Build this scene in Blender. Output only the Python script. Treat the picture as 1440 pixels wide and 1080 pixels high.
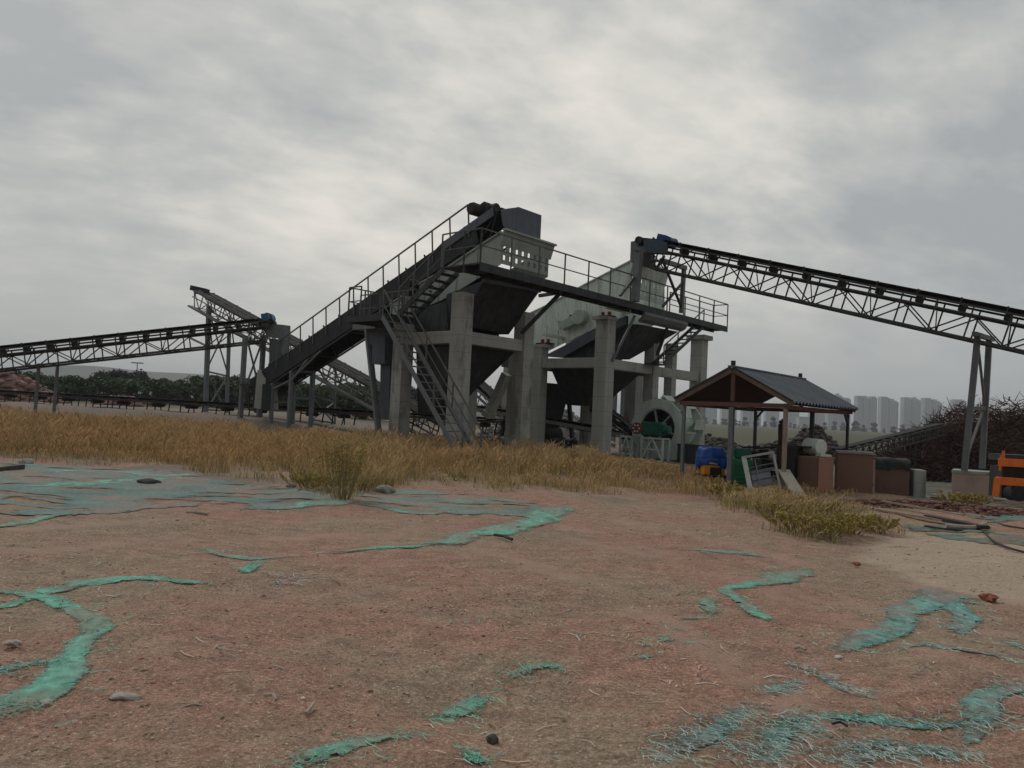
import bpy, math, random
import numpy as np
from mathutils import Vector, Matrix
random.seed(7); rng = np.random.default_rng(7)
SC = bpy.context.scene
for o in list(bpy.data.objects): bpy.data.objects.remove(o)
COL = SC.collection

# ------------------------------------------------------------------ camera
FPX = 1082.0; PIT = math.radians(2.2); ROL = math.radians(2.7); EYE = 1.7
cF = Vector((0, math.cos(PIT), math.sin(PIT))); U0 = Vector((0, -math.sin(PIT), math.cos(PIT))); R0 = Vector((1, 0, 0))
cR = math.cos(ROL)*R0 + math.sin(ROL)*U0
cU = math.cos(ROL)*U0 - math.sin(ROL)*R0
cam = bpy.data.cameras.new('camera'); cam.sensor_width = 36; cam.lens = 36*FPX/1440
cam.clip_start = 0.1; cam.clip_end = 20000
co = bpy.data.objects.new('camera', cam); COL.objects.link(co)
M = Matrix((cR, cU, -cF)).transposed().to_4x4(); M.translation = (0, 0, EYE)
co.matrix_world = M; SC.camera = co
SC.render.resolution_x = 1024; SC.render.resolution_y = 768
SC.view_settings.view_transform = 'Standard'; SC.view_settings.look = 'None'
SC.view_settings.exposure = 0.0; SC.view_settings.gamma = 1.0
SC.cycles.volume_bounces = 0; SC.cycles.max_bounces = 5; SC.cycles.diffuse_bounces = 3
SC.cycles.transparent_max_bounces = 12
SC.cycles.use_denoising = True

# ------------------------------------------------------------------ world: thin overcast with brighter breaks
SUN_AZ = math.radians(-38); SUN_EL = math.radians(42)      # azimuth from +Y towards +X
W = bpy.data.worlds.new('World'); SC.world = W; W.use_nodes = True
nt = W.node_tree; nt.nodes.clear(); N = nt.nodes.new; Lk = nt.links.new
def vm(t, op, a, b=None):
    n = t.nodes.new('ShaderNodeMath'); n.operation = op
    for i, s in enumerate((a, b)):
        if s is None: continue
        if isinstance(s, (int, float)): n.inputs[i].default_value = s
        else: t.links.new(s, n.inputs[i])
    return n.outputs[0]
out = N('ShaderNodeOutputWorld'); tc = N('ShaderNodeTexCoord'); sep = N('ShaderNodeSeparateXYZ'); Lk(tc.outputs['Generated'], sep.inputs[0])
zz = vm(nt, 'ADD', vm(nt, 'MAXIMUM', sep.outputs[2], 0.0), 0.30)
cx = vm(nt, 'DIVIDE', sep.outputs[0], zz); cy = vm(nt, 'DIVIDE', sep.outputs[1], zz)
cmb = N('ShaderNodeCombineXYZ'); Lk(cx, cmb.inputs[0]); Lk(cy, cmb.inputs[1])
def cloud(scale, sx, sy, rot, det, rough, dist):
    m0 = N('ShaderNodeMapping'); m0.inputs['Rotation'].default_value = (0, 0, math.radians(rot)); Lk(cmb.outputs[0], m0.inputs[0])
    m = N('ShaderNodeMapping'); m.inputs['Scale'].default_value = (sx, sy, 1)
    m.inputs['Location'].default_value = (6.1, 7.7, 0.2)
    Lk(m0.outputs[0], m.inputs[0]); n = N('ShaderNodeTexNoise'); n.inputs['Scale'].default_value = scale
    n.inputs['Detail'].default_value = det; n.inputs['Roughness'].default_value = rough; n.inputs['Distortion'].default_value = dist
    Lk(m.outputs[0], n.inputs['Vector']); return n.outputs['Fac']
n1 = cloud(1.2, 0.72, 1.5, -33, 7, 0.56, 0.15)
n2 = cloud(5.2, 0.88, 1.2, -20, 6, 0.58, 0.1)
n3 = cloud(0.6, 1, 1.2, 20, 3, 0.5, 0.2)
nn = vm(nt, 'ADD', vm(nt, 'ADD', vm(nt, 'MULTIPLY', n1, 1.15), vm(nt, 'MULTIPLY', n2, 0.85)), vm(nt, 'MULTIPLY', n3, 0.45))
nn = vm(nt, 'SUBTRACT', nn, 1.225)                            # centred near 0
fade = vm(nt, 'MINIMUM', vm(nt, 'MULTIPLY', vm(nt, 'MAXIMUM', vm(nt, 'SUBTRACT', sep.outputs[2], 0.02), 0.0), 4.5), 1.0)
nn = vm(nt, 'MULTIPLY', vm(nt, 'MULTIPLY', nn, fade), 1.7)
def glow(az, el, p, k):
    d = N('ShaderNodeVectorMath'); d.operation = 'DOT_PRODUCT'; Lk(tc.outputs['Generated'], d.inputs[0])
    a, e = math.radians(az), math.radians(el)
    d.inputs[1].default_value = (math.sin(a)*math.cos(e), math.cos(a)*math.cos(e), math.sin(e))
    return vm(nt, 'MULTIPLY', vm(nt, 'POWER', vm(nt, 'MAXIMUM', d.outputs['Value'], 0.0), p), k)
g = vm(nt, 'ADD', glow(-5, 20, 13, 0.34), glow(-34, 8, 8, 0.05)); g = vm(nt, 'ADD', g, glow(9, 20, 26, 0.16)); g = vm(nt, 'ADD', g, glow(44, 26, 9, -0.20)); g = vm(nt, 'ADD', g, glow(-42, 28, 12, -0.10))
fac = vm(nt, 'ADD', vm(nt, 'ADD', nn, g), 0.25)
cr = N('ShaderNodeValToRGB'); Lk(fac, cr.inputs[0])
E_ = cr.color_ramp.elements
E_[0].position = 0.0; E_[0].color = (0.300, 0.316, 0.325, 1)
E_[1].position = 1.0; E_[1].color = (0.63, 0.60, 0.55, 1)
e = E_.new(0.38); e.color = (0.400, 0.408, 0.395, 1)
e = E_.new(0.68); e.color = (0.515, 0.505, 0.468, 1)
bg = N('ShaderNodeBackground'); Lk(cr.outputs[0], bg.inputs[0]); Lk(vm(nt, 'MULTIPLY', vm(nt, 'SUBTRACT', 1.0, vm(nt, 'MULTIPLY', vm(nt, 'MAXIMUM', vm(nt, 'MULTIPLY', sep.outputs[1], -1.0), 0.0), .42)), 1.36), bg.inputs[1])   # duller away from the sun
sky = N('ShaderNodeTexSky'); sky.sky_type = 'NISHITA'; sky.sun_disc = False; sky.sun_elevation = SUN_EL; sky.sun_rotation = SUN_AZ
sky.dust_density = 4.0
bg2 = N('ShaderNodeBackground'); Lk(sky.outputs[0], bg2.inputs[0]); bg2.inputs[1].default_value = 0.05
mx = N('ShaderNodeMixShader'); mx.inputs[0].default_value = 0.06
Lk(bg.outputs[0], mx.inputs[1]); Lk(bg2.outputs[0], mx.inputs[2]); Lk(mx.outputs[0], out.inputs[0])
sl = bpy.data.lights.new('sun', 'SUN'); sl.energy = 1.25; sl.angle = math.radians(20); sl.color = (1, 0.95, 0.88)
so = bpy.data.objects.new('sun', sl); COL.objects.link(so)
sd = Vector((math.sin(SUN_AZ)*math.cos(SUN_EL), math.cos(SUN_AZ)*math.cos(SUN_EL), math.sin(SUN_EL)))
so.rotation_euler = sd.to_track_quat('Z', 'Y').to_euler()

# ------------------------------------------------------------------ coordinates
def ray(px, py): return cF*FPX + cR*(px-720) + cU*(540-py)
def P(px, py, d):
    q = ray(px, py); return Vector((0, 0, EYE)) + q*(d/q.y)
def sstep(a, b, x):
    t = np.clip((x-a)/(b-a), 0, 1); return t*t*(3-2*t)
def H(x, y):
    x = np.asarray(x, float); y = np.asarray(y, float)
    h = 0.15*sstep(18, 26, y)*(1-sstep(3, 8, x))
    h = h - 0.35*sstep(8, 15, x)*sstep(17, 24, y)*(1-sstep(60, 120, y))
    line = 50-.49*(x+33)
    h = h + 0.75*sstep(-4.5, -1.5, y-line)*sstep(4, 14, -x)*(1-sstep(90, 200, y))
    near = 1-sstep(60, 150, y)
    h = h + near*(0.030*np.sin(x*.9+1.3)*np.cos(y*.7) + 0.018*np.sin(x*2.3+y*1.1) + 0.010*np.sin(y*3.7-x*1.7))
    return h
def G(px, py, lift=0.0):
    q = ray(px, py); z = 0.0
    for _ in range(12):
        k = (z-EYE)/q.z; x, y = q.x*k, q.y*k; z = float(H(x, y))
    return Vector((x, y, z+lift))
TH = math.atan2(.87, 1); UE = Vector((math.sin(TH), math.cos(TH), 0)); VE = Vector((-UE.y, UE.x, 0))
OX = Vector((P(642, 600, 27).x, 27.0, 0))
def L(u, v, z): return OX + UE*u + VE*v + Vector((0, 0, z))
def FU(px, py, u):                                          # the (v, z) seen at a pixel on the plane u = const
    q = ray(px, py); o = OX + UE*u
    det = q.x*(-VE.y) + VE.x*q.y; k = (o.x*(-VE.y) + VE.x*o.y)/det
    return ((q.x*k-o.x)*VE.x + (q.y*k-o.y)*VE.y, EYE+q.z*k)
def gz(x, y): return float(H(x, y))
def gL(u, v):
    p = L(u, v, 0); return gz(p.x, p.y)

# ------------------------------------------------------------------ materials
MATS = {}
def mat(name, c1, c2=None, scale=3.0, rough=0.8, metal=0.0, bump=0.0, bscale=40.0, c3=None, s3=1.0, t3=0.6, attr=None, stretch=None, seams=0, dusty=None):
    if name in MATS: return MATS[name]
    m = bpy.data.materials.new(name); m.use_nodes = True; t = m.node_tree; b = t.nodes['Principled BSDF']
    b.inputs['Roughness'].default_value = rough; b.inputs['Metallic'].default_value = metal
    b.inputs['Specular IOR Level'].default_value = 0.3
    tc = t.nodes.new('ShaderNodeTexCoord'); src = tc.outputs['Object']
    if stretch:
        mp = t.nodes.new('ShaderNodeMapping'); mp.inputs['Scale'].default_value = stretch; t.links.new(src, mp.inputs[0]); src = mp.outputs[0]
    def noise(s, det=5, r=.6):
        n = t.nodes.new('ShaderNodeTexNoise'); n.inputs['Scale'].default_value = s; n.inputs['Detail'].default_value = det
        n.inputs['Roughness'].default_value = r; t.links.new(src, n.inputs['Vector']); return n.outputs['Fac']
    if c2 is None: c2 = tuple(x*0.7 for x in c1)
    r = t.nodes.new('ShaderNodeValToRGB'); r.color_ramp.elements[0].position = .35; r.color_ramp.elements[1].position = .65
    r.color_ramp.elements[0].color = (*c1, 1); r.color_ramp.elements[1].color = (*c2, 1)
    t.links.new(noise(scale), r.inputs[0]); col = r.outputs[0]
    if c3 is not None:
        r3 = t.nodes.new('ShaderNodeValToRGB'); r3.color_ramp.elements[0].position = t3; r3.color_ramp.elements[1].position = min(t3+.08, 1)
        t.links.new(noise(s3, 8, .7), r3.inputs[0])
        mixn = t.nodes.new('ShaderNodeMix'); mixn.data_type = 'RGBA'; t.links.new(r3.outputs[0], mixn.inputs[0])
        t.links.new(col, mixn.inputs[6]); mixn.inputs[7].default_value = (*c3, 1); col = mixn.outputs[2]
    if dusty:                                                # dust caked in run-down streaks
        mp = t.nodes.new('ShaderNodeMapping'); mp.inputs['Scale'].default_value = (2.2, 2.2, .35); t.links.new(tc.outputs['Object'], mp.inputs[0])
        n = t.nodes.new('ShaderNodeTexNoise'); n.inputs['Scale'].default_value = 1.6; n.inputs['Detail'].default_value = 8; n.inputs['Roughness'].default_value = .75; t.links.new(mp.outputs[0], n.inputs[0])
        r4 = t.nodes.new('ShaderNodeValToRGB'); r4.color_ramp.elements[0].position = .45; r4.color_ramp.elements[1].position = .72; r4.color_ramp.elements[1].color = (.7, .7, .7, 1); t.links.new(n.outputs['Fac'], r4.inputs[0])
        mixn = t.nodes.new('ShaderNodeMix'); mixn.data_type = 'RGBA'; t.links.new(r4.outputs[0], mixn.inputs[0]); t.links.new(col, mixn.inputs[6]); mixn.inputs[7].default_value = (*dusty, 1); col = mixn.outputs[2]
    if seams:                                                # shuttering joints cast into the concrete
        sp = t.nodes.new('ShaderNodeSeparateXYZ'); t.links.new(tc.outputs['Object'], sp.inputs[0]); fr = vm(t, 'FRACT', vm(t, 'MULTIPLY', sp.outputs[2], 1/seams))
        g1 = vm(t, 'ADD', vm(t, 'MULTIPLY', vm(t, 'LESS_THAN', fr, .035), -.28), 1.0); cb = t.nodes.new('ShaderNodeCombineColor')
        for i in range(3): t.links.new(g1, cb.inputs[i])
        mixn = t.nodes.new('ShaderNodeMix'); mixn.data_type = 'RGBA'; mixn.blend_type = 'MULTIPLY'; mixn.inputs[0].default_value = 1; t.links.new(col, mixn.inputs[6]); t.links.new(cb.outputs[0], mixn.inputs[7]); col = mixn.outputs[2]
    if attr:
        a = t.nodes.new('ShaderNodeAttribute'); a.attribute_name = attr
        mixn = t.nodes.new('ShaderNodeMix'); mixn.data_type = 'RGBA'; mixn.blend_type = 'MULTIPLY'; mixn.inputs[0].default_value = 1
        t.links.new(col, mixn.inputs[6]); t.links.new(a.outputs['Color'], mixn.inputs[7]); col = mixn.outputs[2]
    t.links.new(col, b.inputs['Base Color'])
    if bump:
        bp = t.nodes.new('ShaderNodeBump'); bp.inputs['Strength'].default_value = bump; bp.inputs['Distance'].default_value = .02
        t.links.new(noise(bscale), bp.inputs['Height']); t.links.new(bp.outputs[0], b.inputs['Normal'])
    MATS[name] = m; return m
concrete = mat('concrete', (.385, .395, .375), (.30, .31, .292), 1.6, .9, 0, .4, 30, (.16, .16, .15), .9, .54, stretch=(1, 1, .35), seams=.6, dusty=(.29, .285, .26))
steel_dark = mat('dark_steel', (.031, .036, .043), (.021, .024, .029), 4, .6, 0, .1, 30, (.075, .05, .04), 2.5, .60, dusty=(.085, .08, .073))
steel_grey = mat('grey_painted_steel', (.155, .165, .175), (.115, .125, .135), 3, .6, 0, .1, 30, (.12, .09, .07), 2.0, .64)
steel_blue = mat('slate_blue_steel', (.085, .10, .135), (.065, .078, .105), 2.5, .55, 0, .1, 30, (.10, .085, .075), 2.2, .66, dusty=(.15, .145, .135))
rail_grey = mat('rail_steel', (.12, .125, .125), (.085, .09, .09), 6, .6)
truss_grey = mat('weathered_truss_steel', (.055, .055, .056), (.036, .036, .036), 3, .7, 0, 0, 30, (.10, .075, .06), 2, .6)
truss_pale = mat('pale_truss_steel', (.21, .205, .19), (.14, .137, .13), 3, .7, 0, 0, 30, (.13, .10, .08), 2, .6)
rubber = mat('belt_rubber', (.018, .018, .02), (.03, .029, .028), 5, .85, 0, .2, 30)
plate_pale = mat('pale_green_grey_plate', (.32, .36, .325), (.265, .30, .27), 1.5, .6, 0, .1, 20, (.22, .21, .18), 1.3, .63, dusty=(.25, .245, .215))
plate_green = mat('pale_mint_plate', (.64, .72, .655), (.57, .645, .585), 1.5, .55, 0, .1, 20, (.27, .28, .24), 1.6, .66, dusty=(.25, .245, .215))
washer_green = mat('mint_green_paint', (.54, .62, .565), (.46, .535, .485), 1.5, .5, 0, .1, 20, (.28, .25, .2), 1.6, .66, dusty=(.25, .245, .215))
motor_green = mat('deep_green_paint', (.012, .10, .065), (.01, .07, .05), 3, .5, 0, .1, 20, (.06, .07, .05), 4, .62)
bright_green = mat('green_machine_paint', (.015, .16, .075), (.012, .11, .055), 3, .55, 0, .1, 20, (.05, .06, .04), 4, .62)
red_paint = mat('red_paint', (.42, .035, .04), (.3, .03, .03), 5, .5)
blue_paint = mat('blue_motor_paint', (.03, .06, .20), (.02, .04, .13), 5, .5)
steel_blue_m = mat('blue_motor_pale', (.04, .12, .24), (.03, .08, .17), 5, .5)
black_metal = mat('sooty_black_metal', (.02, .018, .017), (.035, .03, .026), 6, .7, 0, .3, 30)
rust = mat('rusty_steel', (.17, .075, .05), (.10, .045, .035), 4, .85, 0, .3, 30, (.06, .035, .03), 3, .55)
red_rust = mat('red_oxide_steel', (.20, .05, .035), (.13, .035, .03), 4, .75, 0, .2, 30, (.07, .04, .035), 3, .6)
roof_tin = mat('grey_corrugated_tin', (.125, .14, .16), (.085, .098, .115), 2, .5, .2, .1, 20, (.13, .09, .07), 2.2, .66)
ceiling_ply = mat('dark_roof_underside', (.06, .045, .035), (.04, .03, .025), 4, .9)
wood = mat('weathered_wood', (.30, .25, .19), (.2, .165, .125), 3, .85, 0, .3, 40, stretch=(6, 1, 1))
white_paint = mat('off_white_plastic', (.62, .66, .62), (.5, .54, .5), 3, .5)
orange_paint = mat('orange_paint', (.75, .17, .02), (.6, .12, .015), 3, .5, 0, .1, 20, (.10, .06, .03), 4, .62)
yellow_paint = mat('yellow_orange_paint', (.65, .27, .02), (.5, .2, .02), 3, .5, 0, .1, 20, (.10, .06, .03), 4, .6)
tarp_blue = mat('blue_tarpaulin', (.012, .055, .26), (.02, .08, .33), 3, .45, 0, .5, 14)
rubble_mat = mat('pink_brick_rubble', (.33, .20, .17), (.24, .15, .13), 2.5, .95, 0, 1, 8, (.40, .34, .30), 4, .6, attr='col')
grey_rubble = mat('grey_rubble', (.20, .20, .19), (.13, .13, .125), 2.5, .95, 0, 1, 8, (.26, .25, .23), 4, .6, attr='col')
stone_mat = mat('loose_stone', (.5, .46, .4), (.4, .36, .31), 20, .9, 0, .5, 60, attr='col')
brick_red = mat('red_brick', (.30, .10, .065), (.22, .075, .05), 8, .9, 0, .5, 50)
bark = mat('bark', (.10, .08, .06), (.06, .05, .04), 8, .9, 0, .5, 30)

def brick_material(name, a, b2, mortar, sc=1.0, render=None, amount=.5):
    m = bpy.data.materials.new(name); m.use_nodes = True; t = m.node_tree; b = t.nodes['Principled BSDF']; b.inputs['Roughness'].default_value = .92
    tc = t.nodes.new('ShaderNodeTexCoord'); gm = t.nodes.new('ShaderNodeNewGeometry')
    sp = t.nodes.new('ShaderNodeSeparateXYZ'); t.links.new(tc.outputs['Object'], sp.inputs[0])
    # run bricks along both wall directions of the u/v grid
    x = vm(t, 'ADD', vm(t, 'MULTIPLY', sp.outputs[0], UE.x+VE.x), vm(t, 'MULTIPLY', sp.outputs[1], UE.y+VE.y))
    cb = t.nodes.new('ShaderNodeCombineXYZ'); t.links.new(x, cb.inputs[0]); t.links.new(sp.outputs[2], cb.inputs[1])
    br = t.nodes.new('ShaderNodeTexBrick'); t.links.new(cb.outputs[0], br.inputs[0]); br.inputs['Scale'].default_value = sc
    br.inputs['Brick Width'].default_value = .24; br.inputs['Row Height'].default_value = .065; br.inputs['Mortar Size'].default_value = .008
    br.inputs['Color1'].default_value = (*a, 1); br.inputs['Color2'].default_value = (*b2, 1); br.inputs['Mortar'].default_value = (*mortar, 1)
    n = t.nodes.new('ShaderNodeTexNoise'); n.inputs['Scale'].default_value = 1.8; n.inputs['Detail'].default_value = 8; t.links.new(tc.outputs['Object'], n.inputs[0])
    r = t.nodes.new('ShaderNodeValToRGB'); r.color_ramp.elements[0].position = amount-.06; r.color_ramp.elements[1].position = amount+.06; t.links.new(n.outputs['Fac'], r.inputs[0])
    mixn = t.nodes.new('ShaderNodeMix'); mixn.data_type = 'RGBA'; t.links.new(r.outputs[0], mixn.inputs[0])
    t.links.new(br.outputs['Color'], mixn.inputs[6]); mixn.inputs[7].default_value = (*(render or a), 1)
    t.links.new(mixn.outputs[2], b.inputs['Base Color'])
    bp = t.nodes.new('ShaderNodeBump'); bp.inputs['Strength'].default_value = .5; bp.inputs['Distance'].default_value = .01
    t.links.new(n.outputs['Fac'], bp.inputs['Height']); t.links.new(bp.outputs[0], b.inputs['Normal'])
    return m
brick_pier = brick_material('brick_pier_masonry', (.20, .10, .075), (.16, .085, .065), (.18, .14, .12), 1, (.19, .105, .08), .36)
brick_pale = brick_material('brick_pier_rendered', (.34, .24, .20), (.30, .21, .18), (.36, .31, .27), 1, (.38, .29, .25), .40)

# ------------------------------------------------------------------ mesh builder
class MB:
    def __init__(s): s.v = []; s.f = []
    def poly(s, vs, fs):
        n = len(s.v); s.v += [Vector(p) for p in vs]; s.f += [tuple(i+n for i in f) for f in fs]; return s
    def hexa(s, p):                                          # 4 bottom, 4 top
        return s.poly(p, [(3, 2, 1, 0), (4, 5, 6, 7), (0, 1, 5, 4), (1, 2, 6, 5), (2, 3, 7, 6), (3, 0, 4, 7)])
    def bar(s, a, b, w, h=None, up=None):
        a = Vector(a); b = Vector(b); h = h or w; d = b-a
        if d.length < 1e-6: return s
        d.normalize(); up = Vector(up) if up is not None else Vector((0, 0, 1))
        if abs(d.dot(up)) > .98: up = UE.copy()
        x = d.cross(up).normalized(); y = x.cross(d).normalized()
        q = []
        for c in (a, b):
            for i, j in ((-1, -1), (1, -1), (1, 1), (-1, 1)): q.append(c + x*(i*w/2) + y*(j*h/2))
        return s.poly(q, [(0, 1, 2, 3), (7, 6, 5, 4), (0, 4, 5, 1), (1, 5, 6, 2), (2, 6, 7, 3), (3, 7, 4, 0)])
    def tube(s, a, b, r, r2=None, n=10, cap=True):
        a = Vector(a); b = Vector(b); r2 = r if r2 is None else r2; d = (b-a).normalized()
        up = Vector((0, 0, 1)) if abs(d.z) < .9 else Vector((1, 0, 0)); x = d.cross(up).normalized(); y = x.cross(d)
        vs = []
        for c, rr in ((a, r), (b, r2)):
            for i in range(n): t = 2*math.pi*i/n; vs.append(c + x*(rr*math.cos(t)) + y*(rr*math.sin(t)))
        fs = [(i, (i+1) % n, n+(i+1) % n, n+i) for i in range(n)]
        if cap: fs += [tuple(range(n-1, -1, -1)), tuple(range(n, 2*n))]
        return s.poly(vs, fs)
    def path(s, pts, r, n=6):
        for a, b in zip(pts, pts[1:]): s.tube(a, b, r, n=n)
        return s
    def prism(s, pts, off):                                  # planar outline swept by a vector
        pts = [Vector(p) for p in pts]; off = Vector(off); n = len(pts)
        return s.poly(pts+[p+off for p in pts], [tuple(range(n-1, -1, -1)), tuple(range(n, 2*n))] + [(i, (i+1) % n, n+(i+1) % n, n+i) for i in range(n)])
    def lbox(s, u0, u1, v0, v1, z0, z1):
        return s.hexa([L(u0, v0, z0), L(u1, v0, z0), L(u1, v1, z0), L(u0, v1, z0), L(u0, v0, z1), L(u1, v0, z1), L(u1, v1, z1), L(u0, v1, z1)])
    def box(s, c, sx, sy, sz, rot=0.0):                      # c = centre of the base
        c = Vector(c); X = Vector((math.cos(rot), math.sin(rot), 0)); Y = Vector((-X.y, X.x, 0)); q = []
        for z in (0, sz):
            for i, j in ((-1, -1), (1, -1), (1, 1), (-1, 1)): q.append(c + X*(i*sx/2) + Y*(j*sy/2) + Vector((0, 0, z)))
        return s.hexa(q)
WO = {}
def props(o, label=None, cat=None, group=None, kind=None):
    if label: o['label'] = label
    if cat: o['category'] = cat
    if group: o['group'] = group
    if kind: o['kind'] = kind
    return o
def thing(name, label, cat, loc, group=None):
    o = bpy.data.objects.new(name, None); COL.objects.link(o); o.location = Vector(loc); o.empty_display_size = .2
    WO[o.name] = Vector(loc); return props(o, label, cat, group)
def mesh(name, mb, m, parent=None, smooth=False, bevel=0, label=None):
    off = WO.get(parent.name, Vector()) if parent else Vector()
    me = bpy.data.meshes.new(name); me.from_pydata([tuple(v-off) for v in mb.v], [], mb.f); me.materials.append(m)
    me.update()
    if smooth:
        for p in me.polygons: p.use_smooth = True
    o = bpy.data.objects.new(name, me); COL.objects.link(o)
    if parent: o.parent = parent
    WO[o.name] = off
    if bevel:
        b = o.modifiers.new('bevel', 'BEVEL'); b.width = bevel; b.segments = 2; b.limit_method = 'ANGLE'
    if label: o['label'] = label
    return o
def solo(name, mb, m, label, cat, group=None, smooth=False, bevel=0, kind=None):   # a thing that is one mesh
    c = Vector((sum(v.x for v in mb.v)/len(mb.v), sum(v.y for v in mb.v)/len(mb.v), min(v.z for v in mb.v)))
    mb.v = [v-c for v in mb.v]; o = mesh(name, mb, m, None, smooth, bevel); o.location = c; WO[o.name] = c
    return props(o, label, cat, group, kind)
def dup(root, loc, label=None, rotz=None, scale=None):
    def cp(o, par):
        c = o.copy(); COL.objects.link(c)
        if par: c.parent = par
        for ch in kids.get(o.name, []): cp(ch, c)
        return c
    kids = {}
    for o in COL.objects:
        if o.parent: kids.setdefault(o.parent.name, []).append(o)
    r = cp(root, None); r.location = Vector(loc)
    if label: r['label'] = label
    if rotz is not None: r.rotation_euler = (0, 0, rotz)
    if scale: r.scale = scale if isinstance(scale, (tuple, list)) else (scale,)*3
    return r
def fast(name, verts, faces, m, cols=None, smooth=False):
    verts = np.asarray(verts, np.float32).reshape(-1, 3); faces = np.asarray(faces, np.int32); k = faces.shape[1]
    me = bpy.data.meshes.new(name); me.vertices.add(len(verts)); me.vertices.foreach_set('co', verts.ravel())
    me.loops.add(faces.size); me.loops.foreach_set('vertex_index', faces.ravel()); me.polygons.add(len(faces))
    me.polygons.foreach_set('loop_start', np.arange(0, faces.size, k, dtype=np.int32))
    if smooth: me.polygons.foreach_set('use_smooth', np.ones(len(faces), bool))
    me.update(calc_edges=True)
    if cols is not None:
        a = me.color_attributes.new('col', 'FLOAT_COLOR', 'POINT'); cols = np.asarray(cols); c = np.ones((len(verts), 4), np.float32); c[:, :cols.shape[1]] = cols
        a.data.foreach_set('color', c.ravel())
    me.materials.append(m); o = bpy.data.objects.new(name, me); COL.objects.link(o); return o

# value noise for shaping
_T = rng.random((256, 256))
def vn(x, y):
    x = np.asarray(x, float); y = np.asarray(y, float); xi = np.floor(x).astype(int); yi = np.floor(y).astype(int)
    fx = x-xi; fy = y-yi; fx = fx*fx*(3-2*fx); fy = fy*fy*(3-2*fy)
    a = _T[xi % 256, yi % 256]; b = _T[(xi+1) % 256, yi % 256]; c = _T[xi % 256, (yi+1) % 256]; d = _T[(xi+1) % 256, (yi+1) % 256]
    return (a*(1-fx)+b*fx)*(1-fy) + (c*(1-fx)+d*fx)*fy
def fbm(x, y, o=4):
    s = 0; a = .5; f = 1.0
    for i in range(o): s = s + a*vn(x*f+i*17.3, y*f+i*9.1); a *= .5; f *= 2.03
    return s
def inpoly(x, y, poly):
    x = np.asarray(x); y = np.asarray(y); r = np.zeros(x.shape, bool); n = len(poly); j = n-1
    for i in range(n):
        xi, yi = poly[i]; xj, yj = poly[j]
        c = ((yi > y) != (yj > y)) & (x < (xj-xi)*(y-yi)/((yj-yi) or 1e-9)+xi); r ^= c; j = i
    return r

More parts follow.
